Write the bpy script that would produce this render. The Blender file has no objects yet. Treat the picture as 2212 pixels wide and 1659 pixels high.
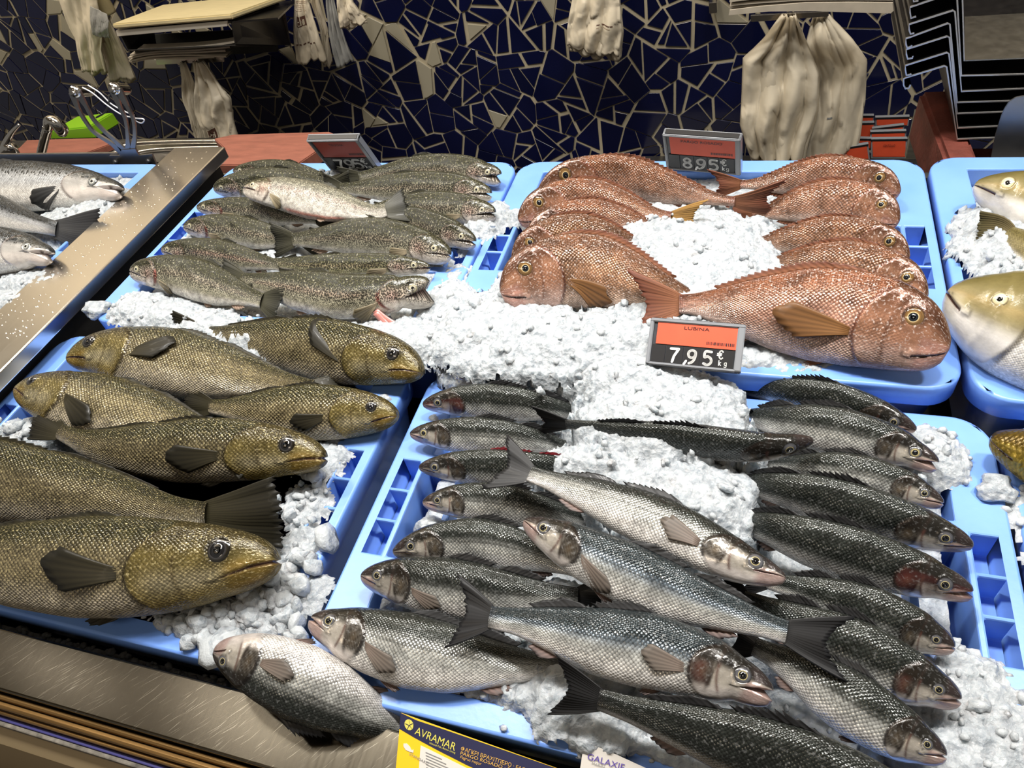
import bpy, bmesh, math, random
import numpy as np
from mathutils import Vector, Matrix

# ------------------------------------------------------------------ camera, world, lights, exposure
SC = bpy.context.scene
COL = SC.collection
F_PX, CX, CY = 1534.0, 1106.0, 829.5
CAM_H = 0.62
AX = np.array([[0.95066805, 0.08748821, -0.29761731],      # world X (along the crate rows) seen by the camera
               [0.26435854, -0.7304752, 0.62969877],       # world Y (away from the customer)
               [-0.16231085, -0.67731218, -0.71756769]])   # world Z (up)
CO = np.array([0.0, 0.0, CAM_H])
cam_d = bpy.data.cameras.new('camera')
cam_d.sensor_width = 36.0
cam_d.sensor_fit = 'HORIZONTAL'
cam_d.lens = F_PX / 2212.0 * 36.0
cam_d.clip_start = 0.01
cam = bpy.data.objects.new('camera', cam_d)
COL.objects.link(cam)
R = Matrix(((AX[0][0], -AX[0][1], -AX[0][2]), (AX[1][0], -AX[1][1], -AX[1][2]), (AX[2][0], -AX[2][1], -AX[2][2])))
cam.matrix_world = Matrix.Translation((0, 0, CAM_H)) @ R.to_4x4()
SC.camera = cam
vs = SC.view_settings
vs.view_transform = 'Standard'
vs.look = 'None'
vs.exposure = 0.0
vs.gamma = 1.0
vs.use_curve_mapping = False
try:
    SC.cycles.max_bounces = 6
    SC.cycles.diffuse_bounces = 3
    SC.cycles.glossy_bounces = 3
    SC.cycles.transmission_bounces = 4
    SC.cycles.transparent_max_bounces = 6
    SC.cycles.caustics_reflective = False
    SC.cycles.caustics_refractive = False
except Exception:
    pass
W = bpy.data.worlds.new('hall')
SC.world = W
W.use_nodes = True
W.node_tree.nodes['Background'].inputs['Color'].default_value = (1.0, 0.93, 0.82, 1)
W.node_tree.nodes['Background'].inputs['Strength'].default_value = 0.20

def area_light(name, loc, target, sx, sy, power, color, spread=180):
    d = bpy.data.lights.new(name, 'AREA')
    d.shape = 'RECTANGLE'
    d.size, d.size_y = sx, sy
    d.energy = power
    d.color = color
    d.spread = math.radians(spread)
    o = bpy.data.objects.new(name, d)
    COL.objects.link(o)
    o.location = loc
    v = Vector(target) - Vector(loc)
    o.rotation_euler = v.to_track_quat('-Z', 'Y').to_euler()
    return o

# the fish counter's lamps hang over the crates, the hall behind the customer is dimmer and warmer
for i, (lx, ly) in enumerate([(-1.15, 0.70), (-0.5, 0.74), (0.12, 0.70), (0.75, 0.74)]):
    area_light('counter_lamp', (lx, ly, 1.50), (lx, ly - 0.10, 0), 0.14, 0.14, 6.0, (1.0, 0.97, 0.92), 105)
area_light('counter_tube', (-0.1, 0.78, 1.65), (-0.1, 0.60, 0), 2.2, 0.14, 9.0, (1.0, 0.98, 0.95), 120)
area_light('hall_lamp', (-0.9, -1.3, 2.3), (-0.3, 0.6, 0), 1.2, 0.4, 6.0, (1.0, 0.84, 0.64), 150)
area_light('wall_fill', (-2.1, 1.10, 1.70), (-2.1, 1.8, 0.0), 1.6, 0.10, 15.0, (1.0, 0.88, 0.70), 150)  # unseen fill lights added to brighten the mosaic
area_light('wall_fill', (-0.4, 1.15, 1.75), (-0.5, 1.8, 0.0), 1.8, 0.10, 10.0, (1.0, 0.88, 0.70), 150)

for lx in (-2.1, -1.36):
    area_light('aisle_lamp', (lx, 0.40, 1.50), (lx + .1, 0.38, 0), 0.035, 0.40, 0.35, (1.0, 0.95, 0.88), 120)
area_light('bar_reflection_fill', (-2.4, 1.55, 2.0), (-2.6, 1.79, 1.0), 1.8, 0.06, 13.0, (1.0, 0.90, 0.74), 150)  # unseen light added on the upper wall to brighten the divider bar's reflection

# ------------------------------------------------------------------ geometry helpers
def ray(px, py):
    d = np.array([px - CX, py - CY, F_PX])
    return AX @ d

def at_z(px, py, z):
    d = ray(px, py)
    return CO + d * ((z - CAM_H) / d[2])

def at_y(px, py, y):
    d = ray(px, py)
    return CO + d * (y / d[1])

def depth_of(P):
    v = np.asarray(P) - CO
    return float(v @ AX[:, 2])

def project(P):
    v = np.asarray(P) - CO
    c = AX.T @ v
    return CX + F_PX * c[0] / c[2], CY + F_PX * c[1] / c[2]

def sm(a, b, x):
    t = np.clip((np.asarray(x, float) - a) / (b - a), 0, 1)
    return t * t * (3 - 2 * t)

def mixc(a, b, t):
    a = np.asarray(a, float); b = np.asarray(b, float)
    t = np.asarray(t)[..., None]
    return a * (1 - t) + b * t

def link(name, me, parent=None, mat=None):
    o = bpy.data.objects.new(name, me)
    COL.objects.link(o)
    if parent is not None:
        o.parent = parent
    if mat is not None:
        me.materials.append(mat)
    return o

def mesh(name, V, F, mat=None, parent=None, col=None, uv=None, smooth=False, origin=None):
    V = np.asarray(V, float)
    if origin is not None:
        V = V - np.asarray(origin)
    me = bpy.data.meshes.new(name)
    if isinstance(F, np.ndarray):
        n = F.shape[1]
        me.vertices.add(len(V)); me.vertices.foreach_set('co', V.ravel())
        me.loops.add(F.size); me.loops.foreach_set('vertex_index', F.ravel().astype(np.int32))
        me.polygons.add(len(F))
        me.polygons.foreach_set('loop_start', np.arange(0, F.size, n, dtype=np.int32))
        me.update(calc_edges=True)
    else:
        me.from_pydata(V.tolist(), [], [list(f) for f in F])
        me.update()
    if smooth:
        me.polygons.foreach_set('use_smooth', np.ones(len(me.polygons), bool))
    if col is not None:
        a = me.color_attributes.new('Col', 'FLOAT_COLOR', 'POINT')
        c = np.asarray(col, float)
        if c.shape[1] == 3:
            c = np.hstack([c, np.ones((len(c), 1))])
        a.data.foreach_set('color', c.ravel())
    if uv is not None:
        l = me.uv_layers.new(name='UVMap')
        idx = np.zeros(len(me.loops), np.int32)
        me.loops.foreach_get('vertex_index', idx)
        l.data.foreach_set('uv', np.asarray(uv, float)[idx].ravel())
    return link(name, me, parent, mat)

def from_bm(name, bm, mat=None, parent=None, smooth=False):
    me = bpy.data.meshes.new(name)
    bmesh.ops.recalc_face_normals(bm, faces=bm.faces)
    bm.to_mesh(me); bm.free()
    if smooth:
        me.polygons.foreach_set('use_smooth', np.ones(len(me.polygons), bool))
    return link(name, me, parent, mat)

def bm_box(bm, lo, hi, mat=None):
    vs_ = [bm.verts.new((x, y, z)) for x in (lo[0], hi[0]) for y in (lo[1], hi[1]) for z in (lo[2], hi[2])]
    for f in ((0, 1, 3, 2), (4, 6, 7, 5), (0, 4, 5, 1), (2, 3, 7, 6), (0, 2, 6, 4), (1, 5, 7, 3)):
        bm.faces.new([vs_[i] for i in f])
    if mat is not None:
        for v in vs_:
            v.co = mat @ v.co
    return vs_

def box(name, lo, hi, mat, parent=None, bevel=0.0, M=None, seg=2):
    bm = bmesh.new()
    bm_box(bm, lo, hi)
    if bevel:
        bmesh.ops.bevel(bm, geom=bm.edges[:], offset=bevel, segments=seg, affect='EDGES', profile=0.5)
    if M is not None:
        bm.transform(M)
    return from_bm(name, bm, mat, parent, smooth=False)

def tube(pts, rad, n=10, cap=True):
    """vertices and faces of a tube through pts (radius a number or a list)"""
    P = np.asarray(pts, float)
    m = len(P)
    r = np.full(m, rad) if np.isscalar(rad) else np.asarray(rad, float)
    T = np.gradient(P, axis=0)
    T /= np.linalg.norm(T, axis=1)[:, None] + 1e-12
    ref = np.array([0, 0, 1.0]) if abs(T[0][2]) < 0.9 else np.array([1.0, 0, 0])
    A = np.cross(T[0], ref); A /= np.linalg.norm(A)
    V = []
    for i in range(m):
        A = A - T[i] * (A @ T[i]); A /= np.linalg.norm(A) + 1e-12
        B = np.cross(T[i], A)
        for k in range(n):
            t = 2 * math.pi * k / n
            V.append(P[i] + r[i] * (A * math.cos(t) + B * math.sin(t)))
    F = []
    for i in range(m - 1):
        for k in range(n):
            a, b = i * n + k, i * n + (k + 1) % n
            F.append((a, b, b + n, a + n))
    if cap:
        F.append(tuple(range(n))[::-1]); F.append(tuple(range((m - 1) * n, m * n)))
    return np.array(V), F

def tube_obj(name, pts, rad, mat, parent=None, n=10, smooth=True):
    V, F = tube(pts, rad, n)
    return mesh(name, V, F, mat, parent, smooth=smooth)

def extrude_poly(pts2, d0, d1, fn):
    """closed 2D polygon -> prism; fn maps (a, b, depth) to a world point"""
    n = len(pts2)
    V = [fn(a, b, d0) for a, b in pts2] + [fn(a, b, d1) for a, b in pts2]
    F = [tuple(range(n))[::-1], tuple(range(n, 2 * n))] + [(i, (i + 1) % n, n + (i + 1) % n, n + i) for i in range(n)]
    return V, F

def empty(name, loc, label=None, cat=None, group=None):
    o = bpy.data.objects.new(name, None)
    COL.objects.link(o)
    o.location = loc
    o.empty_display_size = 0.02
    tag(o, label, cat, group)
    return o

def tag(o, label=None, cat=None, group=None, kind=None):
    if label: o['label'] = label
    if cat: o['category'] = cat
    if group: o['group'] = group
    if kind: o['kind'] = kind
    return o

def catmull(P, n):
    P = np.asarray(P, float)
    Q = np.vstack([2 * P[0] - P[1], P, 2 * P[-1] - P[-2]])
    out = []
    for i in range(len(P) - 1):
        p0, p1, p2, p3 = Q[i:i + 4]
        t = np.linspace(0, 1, n, endpoint=False)[:, None]
        out.append(0.5 * (2 * p1 + (p2 - p0) * t + (2 * p0 - 5 * p1 + 4 * p2 - p3) * t * t + (3 * p1 - p0 - 3 * p2 + p3) * t ** 3))
    out.append(P[-1:])
    return np.vstack(out)

# ------------------------------------------------------------------ materials
def new_mat(name):
    m = bpy.data.materials.new(name)
    m.use_nodes = True
    return m, m.node_tree, m.node_tree.nodes['Principled BSDF']

def nd(nt, typ, **kw):
    n = nt.nodes.new(typ)
    for k, v in kw.items():
        if k.startswith('i_'):
            key = k[2:].replace('_', ' ')
            n.inputs[int(key) if key.isdigit() else key].default_value = v
        else:
            setattr(n, k, v)
    return n

def pmat(name, color, rough=0.5, metal=0.0, coat=0.0, noise=0.0, nscale=20.0, bump=0.0, bscale=80.0, stretch=None, spec=0.5, alpha=1.0, trans=0.0, col2=None):
    m, nt, p = new_mat(name)
    p.inputs['Base Color'].default_value = (*color, 1)
    p.inputs['Roughness'].default_value = rough
    p.inputs['Metallic'].default_value = metal
    p.inputs['Coat Weight'].default_value = coat
    p.inputs['Specular IOR Level'].default_value = spec
    p.inputs['Alpha'].default_value = alpha
    p.inputs['Transmission Weight'].default_value = trans
    L = nt.links.new
    tc = nd(nt, 'ShaderNodeTexCoord')
    mp = nd(nt, 'ShaderNodeMapping')
    if stretch: mp.inputs['Scale'].default_value = stretch
    L(tc.outputs['Object'], mp.inputs['Vector'])
    if noise:
        n = nd(nt, 'ShaderNodeTexNoise', i_Scale=nscale, i_Detail=4.0)
        L(mp.outputs[0], n.inputs['Vector'])
        mr = nd(nt, 'ShaderNodeMapRange', i_1=0.3, i_2=0.7)
        L(n.outputs['Fac'], mr.inputs[0])
        mx = nd(nt, 'ShaderNodeMix', data_type='RGBA')
        c2 = col2 if col2 else tuple(c * (1 - noise) for c in color)
        mx.inputs[6].default_value = (*color, 1)
        mx.inputs[7].default_value = (*c2, 1)
        L(mr.outputs[0], mx.inputs[0]); L(mx.outputs[2], p.inputs['Base Color'])
    if bump:
        n2 = nd(nt, 'ShaderNodeTexNoise', i_Scale=bscale, i_Detail=3.0)
        L(mp.outputs[0], n2.inputs['Vector'])
        b = nd(nt, 'ShaderNodeBump', i_Strength=bump, i_Distance=0.002)
        L(n2.outputs['Fac'], b.inputs['Height']); L(b.outputs[0], p.inputs['Normal'])
    return m

def skin_mat(name, sc_u, sc_v, edge=0.5, bump=0.5, metal=0.25, rough=0.3, spots=None, mottle=0.35, mscale=55.0, coat=0.35, glint=None):
    """fish skin: colour layout from the mesh, scales and speckles from the UVs"""
    m, nt, p = new_mat(name)
    L = nt.links.new
    at = nd(nt, 'ShaderNodeAttribute', attribute_name='Col')
    uv = nd(nt, 'ShaderNodeUVMap', uv_map='UVMap')
    mp1 = nd(nt, 'ShaderNodeMapping')
    mp1.inputs['Scale'].default_value = (1 / sc_u, 1 / sc_v, 1)
    L(uv.outputs[0], mp1.inputs['Vector'])
    mp2 = nd(nt, 'ShaderNodeMapping')
    mp2.inputs['Rotation'].default_value = (0, 0, math.radians(45))
    L(mp1.outputs[0], mp2.inputs['Vector'])
    vo = nd(nt, 'ShaderNodeTexVoronoi', voronoi_dimensions='2D', feature='F1', i_Scale=1.0, i_Randomness=0.22)
    L(mp2.outputs[0], vo.inputs['Vector'])
    ed = nd(nt, 'ShaderNodeMapRange', i_1=0.36, i_2=0.62)
    L(vo.outputs['Distance'], ed.inputs[0])
    em = nd(nt, 'ShaderNodeMath', operation='MULTIPLY')
    L(ed.outputs[0], em.inputs[0]); L(at.outputs['Alpha'], em.inputs[1])
    em2 = nd(nt, 'ShaderNodeMath', operation='MULTIPLY', i_1=edge)
    L(em.outputs[0], em2.inputs[0])
    # per-scale colour variation
    sepc = nd(nt, 'ShaderNodeSeparateColor')
    L(vo.outputs['Color'], sepc.inputs[0])
    no = nd(nt, 'ShaderNodeTexNoise', i_Scale=mscale, i_Detail=5.0, i_Roughness=0.65)
    L(uv.outputs[0], no.inputs['Vector'])
    mrn = nd(nt, 'ShaderNodeMapRange', i_1=0.3, i_2=0.72, i_3=1.0 - mottle, i_4=1.0 + mottle * 0.6)
    L(no.outputs['Fac'], mrn.inputs[0])
    mul = nd(nt, 'ShaderNodeMix', data_type='RGBA', blend_type='MULTIPLY')
    mul.inputs[0].default_value = 1.0
    L(at.outputs['Color'], mul.inputs[6]); L(mrn.outputs[0], mul.inputs[7])
    shv = nd(nt, 'ShaderNodeMapRange', i_3=0.78, i_4=1.22)
    L(sepc.outputs[0], shv.inputs[0])
    mul2 = nd(nt, 'ShaderNodeMix', data_type='RGBA', blend_type='MULTIPLY')
    L(at.outputs['Alpha'], mul2.inputs[0]); L(mul.outputs[2], mul2.inputs[6]); L(shv.outputs[0], mul2.inputs[7])
    dk = nd(nt, 'ShaderNodeMix', data_type='RGBA', blend_type='MULTIPLY')
    dk.inputs[7].default_value = (0.16, 0.15, 0.14, 1)
    L(em2.outputs[0], dk.inputs[0]); L(mul2.outputs[2], dk.inputs[6])
    out = dk.outputs[2]
    if glint:  # glints painted into the skin colour as pale flecks
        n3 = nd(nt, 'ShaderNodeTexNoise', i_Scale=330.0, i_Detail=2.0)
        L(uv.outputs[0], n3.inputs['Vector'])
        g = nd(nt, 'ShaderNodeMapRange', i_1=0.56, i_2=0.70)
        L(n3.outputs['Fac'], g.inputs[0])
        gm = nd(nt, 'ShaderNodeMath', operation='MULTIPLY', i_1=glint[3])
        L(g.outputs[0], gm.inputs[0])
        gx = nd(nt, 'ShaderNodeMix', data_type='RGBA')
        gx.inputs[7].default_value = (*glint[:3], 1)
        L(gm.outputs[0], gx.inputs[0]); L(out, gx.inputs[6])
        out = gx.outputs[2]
    if spots:
        sp = nd(nt, 'ShaderNodeAttribute', attribute_name='spot')
        v2 = nd(nt, 'ShaderNodeTexVoronoi', voronoi_dimensions='2D', feature='F1', i_Scale=spots[0], i_Randomness=1.0)
        L(uv.outputs[0], v2.inputs['Vector'])
        th = nd(nt, 'ShaderNodeMath', operation='MULTIPLY', i_1=spots[1])
        L(sp.outputs['Fac'], th.inputs[0])
        lt = nd(nt, 'ShaderNodeMath', operation='LESS_THAN')
        L(v2.outputs['Distance'], lt.inputs[0]); L(th.outputs[0], lt.inputs[1])
        l2 = nd(nt, 'ShaderNodeMath', operation='MULTIPLY', i_1=0.85)
        L(lt.outputs[0], l2.inputs[0])
        sx = nd(nt, 'ShaderNodeMix', data_type='RGBA')
        sx.inputs[7].default_value = (0.012, 0.012, 0.01, 1)
        L(l2.outputs[0], sx.inputs[0]); L(out, sx.inputs[6])
        out = sx.outputs[2]
    L(out, p.inputs['Base Color'])
    p.inputs['Roughness'].default_value = rough
    p.inputs['Metallic'].default_value = metal
    p.inputs['Coat Weight'].default_value = coat * .7
    p.inputs['Coat Roughness'].default_value = 0.06
    p.inputs['Specular IOR Level'].default_value = 0.32
    hh = nd(nt, 'ShaderNodeMath', operation='SUBTRACT', i_0=1.0)
    L(vo.outputs['Distance'], hh.inputs[1])
    hm = nd(nt, 'ShaderNodeMath', operation='MULTIPLY')
    L(hh.outputs[0], hm.inputs[0]); L(at.outputs['Alpha'], hm.inputs[1])
    n4 = nd(nt, 'ShaderNodeTexNoise', i_Scale=260.0, i_Detail=3.0)
    L(uv.outputs[0], n4.inputs['Vector'])
    ad = nd(nt, 'ShaderNodeMath', operation='MULTIPLY_ADD', i_1=0.5)
    L(n4.outputs['Fac'], ad.inputs[0]); L(hm.outputs[0], ad.inputs[2])
    b = nd(nt, 'ShaderNodeBump', i_Strength=bump, i_Distance=0.0015)
    L(ad.outputs[0], b.inputs['Height']); L(b.outputs[0], p.inputs['Normal']); L(b.outputs[0], p.inputs['Coat Normal'])
    return m

def col_mat(name, rough=0.35, coat=0.3, metal=0.0, bump=0.0):
    """colour straight from the mesh's own Col layer"""
    m, nt, p = new_mat(name)
    at = nd(nt, 'ShaderNodeAttribute', attribute_name='Col')
    nt.links.new(at.outputs['Color'], p.inputs['Base Color'])
    p.inputs['Roughness'].default_value = rough
    p.inputs['Coat Weight'].default_value = coat
    p.inputs['Coat Roughness'].default_value = 0.05
    p.inputs['Metallic'].default_value = metal
    return m

def ice_mat():
    m, nt, p = new_mat('crushed_ice')
    L = nt.links.new
    p.inputs['Base Color'].default_value = (0.52, 0.555, 0.58, 1)
    p.inputs['Roughness'].default_value = 0.16
    p.inputs['IOR'].default_value = 1.31
    p.inputs['Subsurface Weight'].default_value = 0.45
    p.inputs['Subsurface Radius'].default_value = (0.7, 0.9, 1.0)
    p.inputs['Subsurface Scale'].default_value = 0.012
    p.inputs['Transmission Weight'].default_value = 0.12
    tc = nd(nt, 'ShaderNodeTexCoord')
    n = nd(nt, 'ShaderNodeTexNoise', i_Scale=420.0, i_Detail=3.0)
    L(tc.outputs['Object'], n.inputs['Vector'])
    v = nd(nt, 'ShaderNodeTexVoronoi', i_Scale=190.0)
    L(tc.outputs['Object'], v.inputs['Vector'])
    a = nd(nt, 'ShaderNodeMath', operation='MULTIPLY_ADD', i_1=0.7)
    L(n.outputs['Fac'], a.inputs[0]); L(v.outputs['Distance'], a.inputs[2])
    b = nd(nt, 'ShaderNodeBump', i_Strength=0.8, i_Distance=0.002)
    L(a.outputs[0], b.inputs['Height']); L(b.outputs[0], p.inputs['Normal'])
    n5 = nd(nt, 'ShaderNodeTexNoise', i_Scale=120.0, i_Detail=4.0)
    L(tc.outputs['Object'], n5.inputs['Vector'])
    mr = nd(nt, 'ShaderNodeMapRange', i_1=0.32, i_2=0.68)
    L(n5.outputs['Fac'], mr.inputs[0])
    mx = nd(nt, 'ShaderNodeMix', data_type='RGBA')
    mx.inputs[6].default_value = (0.33, 0.36, 0.39, 1); mx.inputs[7].default_value = (0.53, 0.56, 0.585, 1)
    L(mr.outputs[0], mx.inputs[0]); L(mx.outputs[2], p.inputs['Base Color'])
    return m

def steel_mat(name, color=(0.50, 0.47, 0.42), rough=0.3, scratch=0.35, stretch=(1, 1, 1), scale=60.0):
    m, nt, p = new_mat(name)
    L = nt.links.new
    p.inputs['Metallic'].default_value = 1.0
    tc = nd(nt, 'ShaderNodeTexCoord')
    mp = nd(nt, 'ShaderNodeMapping'); mp.inputs['Scale'].default_value = stretch
    L(tc.outputs['Object'], mp.inputs['Vector'])
    n = nd(nt, 'ShaderNodeTexNoise', i_Scale=scale, i_Detail=6.0, i_Roughness=0.7)
    L(mp.outputs[0], n.inputs['Vector'])
    mr = nd(nt, 'ShaderNodeMapRange', i_1=0.3, i_2=0.7, i_3=rough * 0.88, i_4=rough * 1.15)
    L(n.outputs['Fac'], mr.inputs[0]); L(mr.outputs[0], p.inputs['Roughness'])
    n2 = nd(nt, 'ShaderNodeTexNoise', i_Scale=8.0, i_Detail=4.0)
    L(tc.outputs['Object'], n2.inputs['Vector'])
    mx = nd(nt, 'ShaderNodeMix', data_type='RGBA')
    mx.inputs[6].default_value = (*[c * 0.9 for c in color], 1)
    mx.inputs[7].default_value = (*color, 1)
    L(n2.outputs['Fac'], mx.inputs[0]); L(mx.outputs[2], p.inputs['Base Color'])
    b = nd(nt, 'ShaderNodeBump', i_Strength=scratch, i_Distance=0.0004)
    L(n.outputs['Fac'], b.inputs['Height']); L(b.outputs[0], p.inputs['Normal'])
    return m

M = {}
M['blue'] = pmat('blue_crate_plastic', (0.145, 0.30, 0.80), rough=0.36, noise=0.16, nscale=14, bump=0.08, bscale=160, col2=(0.18, 0.35, 0.82))
M['ice'] = ice_mat()
M['ice_clear'] = pmat('clear_wet_ice', (0.66, 0.70, 0.73), 0.12, bump=0.6, bscale=260, trans=0.35)
M['ice_clear'].node_tree.nodes['Principled BSDF'].inputs['IOR'].default_value = 1.31
M['steel'] = steel_mat('brushed_steel', (0.78, 0.75, 0.70), 0.22, 0.06, (60, 2, 3), 12)
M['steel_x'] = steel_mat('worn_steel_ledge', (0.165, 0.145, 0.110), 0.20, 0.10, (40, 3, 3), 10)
def scratches(m, ang, amt):
    nt = m.node_tree; L = nt.links.new; p = nt.nodes['Principled BSDF']
    src = p.inputs['Base Color'].links[0].from_socket
    tc = nd(nt, 'ShaderNodeTexCoord')
    prev = src
    for k, a in enumerate(ang):
        r_ = nd(nt, 'ShaderNodeMapping'); r_.inputs['Rotation'].default_value = (0, 0, math.radians(a))
        L(tc.outputs['Object'], r_.inputs['Vector'])
        s_ = nd(nt, 'ShaderNodeMapping'); s_.inputs['Scale'].default_value = (30, 1100, 30)
        L(r_.outputs[0], s_.inputs['Vector'])
        n = nd(nt, 'ShaderNodeTexNoise', i_Scale=1.0, i_Detail=1.0)
        L(s_.outputs[0], n.inputs['Vector'])
        q = nd(nt, 'ShaderNodeMapRange', i_1=0.70, i_2=0.76, i_3=0.0, i_4=amt)
        L(n.outputs['Fac'], q.inputs[0])
        mx = nd(nt, 'ShaderNodeMix', data_type='RGBA'); mx.inputs[7].default_value = (.85, .80, .68, 1)
        L(q.outputs[0], mx.inputs[0]); L(prev, mx.inputs[6]); prev = mx.outputs[2]
    L(prev, p.inputs['Base Color'])
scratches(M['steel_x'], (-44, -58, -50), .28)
scratches(M['steel'], (-60, 30), .18)
M['dark_steel'] = steel_mat('dark_sheet_steel', (0.16, 0.155, 0.15), 0.3, 0.2)
M['edge_steel'] = pmat('bright_cut_steel_edge', (0.55, 0.53, 0.50), 0.35, 0.8)
M['pale_steel'] = pmat('pale_brushed_steel', (0.62, 0.57, 0.48), 0.42, 0.45)
M['chrome'] = pmat('chrome', (0.62, 0.60, 0.57), 0.12, 1.0)
M['grey_steel'] = steel_mat('grey_cast_steel', (0.32, 0.31, 0.30), 0.38, 0.4)
M['black'] = pmat('black_plastic', (0.012, 0.012, 0.014), 0.35)
M['dark'] = pmat('shade_and_cord_black', (0.02, 0.019, 0.018), 0.6)  # near black painted for shade in recesses; also the cord's own colour
M['grout'] = pmat('beige_grout', (0.46, 0.40, 0.28), 0.85, noise=0.25, nscale=9, bump=0.3, bscale=90)
M['tile1'] = pmat('cobalt_glazed_tile', (0.0045, 0.0065, 0.040), 0.14, noise=0.4, nscale=5)
M['tile2'] = pmat('dark_cobalt_glazed_tile', (0.003, 0.0045, 0.026), 0.14)
M['tile3'] = pmat('beige_glazed_tile', (0.36, 0.33, 0.25), 0.25, noise=0.1, nscale=4)
M['redboard'] = pmat('brown_red_cutting_board', (0.30, 0.105, 0.070), 0.6, noise=0.3, nscale=18, bump=0.3, bscale=120, stretch=(1, 6, 1))
M['redblock'] = pmat('brown_red_block', (0.17, 0.042, 0.028), 0.55, noise=0.5, nscale=22, bump=0.6, bscale=140)
M['cream'] = pmat('cream_cutting_board', (0.66, 0.56, 0.32), 0.5, noise=0.14, nscale=10, stretch=(2, 14, 2))
M['paper'] = pmat('newsprint_paper', (0.50, 0.44, 0.35), 0.85, noise=0.2, nscale=30)
M['bag'] = pmat('white_film_bag', (0.68, 0.60, 0.46), 0.42, noise=0.1, nscale=25, bump=0.25, bscale=60)
M['clear'] = pmat('clear_film_bag', (0.42, 0.42, 0.40), 0.22, noise=0.35, nscale=14, alpha=0.72)
M['print'] = pmat('brown_bag_print', (0.10, 0.045, 0.03), 0.6)
M['printlight'] = pmat('pale_bag_print', (0.40, 0.30, 0.22), 0.6)
M['green'] = pmat('lime_green_plastic', (0.25, 0.52, 0.02), 0.4)
M['redcard'] = pmat('red_price_card', (0.70, 0.088, 0.035), 0.45, noise=0.12, nscale=40)
M['redcard_dim'] = pmat('dark_red_price_card', (0.42, 0.045, 0.025), 0.4)
M['white'] = pmat('white_print', (0.82, 0.82, 0.80), 0.5)
M['clearplastic'] = pmat('scratched_clear_plastic', (0.24, 0.25, 0.27), 0.15, spec=0.7)
M['greytile'] = pmat('smoky_tag_panel', (0.055, 0.06, 0.07), 0.3, noise=0.4, nscale=70)
M['bronze'] = pmat('bronze_bumper_rail', (0.42, 0.25, 0.095), 0.33, 0.85, noise=0.5, nscale=8, stretch=(1, 30, 30))
M['bluestrip'] = pmat('dark_blue_trim', (0.03, 0.028, 0.14), 0.5)
M['rubber'] = pmat('worn_grey_rubber', (0.20, 0.18, 0.15), 0.8, noise=0.7, nscale=120)
M['creampanel'] = pmat('beige_counter_panel', (0.36, 0.27, 0.15), 0.55)
M['floor'] = pmat('brown_shop_floor', (0.10, 0.07, 0.045), 0.5, noise=0.3, nscale=6)
M['cardyellow'] = pmat('yellow_card', (0.80, 0.50, 0.012), 0.45)
M['cardnavy'] = pmat('navy_card', (0.010, 0.012, 0.055), 0.4)
M['cardwhite'] = pmat('white_card', (0.66, 0.62, 0.57), 0.5)
M['yellowink'] = pmat('yellow_ink', (0.62, 0.56, 0.10), 0.5)
M['orangeink'] = pmat('orange_ink', (0.62, 0.36, 0.08), 0.5)
M['greyink'] = pmat('grey_ink', (0.22, 0.22, 0.22), 0.5)
M['violetink'] = pmat('violet_ink', (0.09, 0.05, 0.33), 0.5)
M['whitewire'] = pmat('white_cable_tie', (0.75, 0.76, 0.80), 0.4)
M['wood'] = pmat('grey_weathered_wood', (0.22, 0.21, 0.17), 0.8, noise=0.4, nscale=25, stretch=(1, 1, 8))
# ------------------------------------------------------------------ the setting
rng = random.Random(7)
WALL_Y = 1.80
WX0, WX1, WZ0, WZ1 = -2.95, 0.95, -0.62, 0.55

def clip_poly(P, a, b, c):
    """keep a*x+b*y<=c of a convex polygon"""
    out = []
    n = len(P)
    for i in range(n):
        p, q = P[i], P[(i + 1) % n]
        dp, dq = a * p[0] + b * p[1] - c, a * q[0] + b * q[1] - c
        if dp <= 0: out.append(p)
        if dp * dq < 0:
            t = dp / (dp - dq)
            out.append((p[0] + (q[0] - p[0]) * t, p[1] + (q[1] - p[1]) * t))
    return out

def area_of(P):
    return 0.5 * sum(P[i][0] * P[(i + 1) % len(P)][1] - P[(i + 1) % len(P)][0] * P[i][1] for i in range(len(P)))

def inset(P, amt):
    Q = P
    n = len(P)
    for i in range(n):
        p, q = P[i], P[(i + 1) % n]
        ex, ey = q[0] - p[0], q[1] - p[1]
        l = math.hypot(ex, ey)
        if l < 1e-6: continue
        nx, ny = ey / l, -ex / l      # outward for ccw
        w = amt() if callable(amt) else amt
        Q = clip_poly(Q, nx, ny, nx * p[0] + ny * p[1] - w)
        if len(Q) < 3: return []
    return Q

wall = box('wall_back', (WX0, WALL_Y, WZ0), (WX1, WALL_Y + 0.1, WZ1 - .001), M['grout'])
tag(wall, 'back wall of broken cobalt blue mosaic with beige joints', kind='structure')

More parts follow.
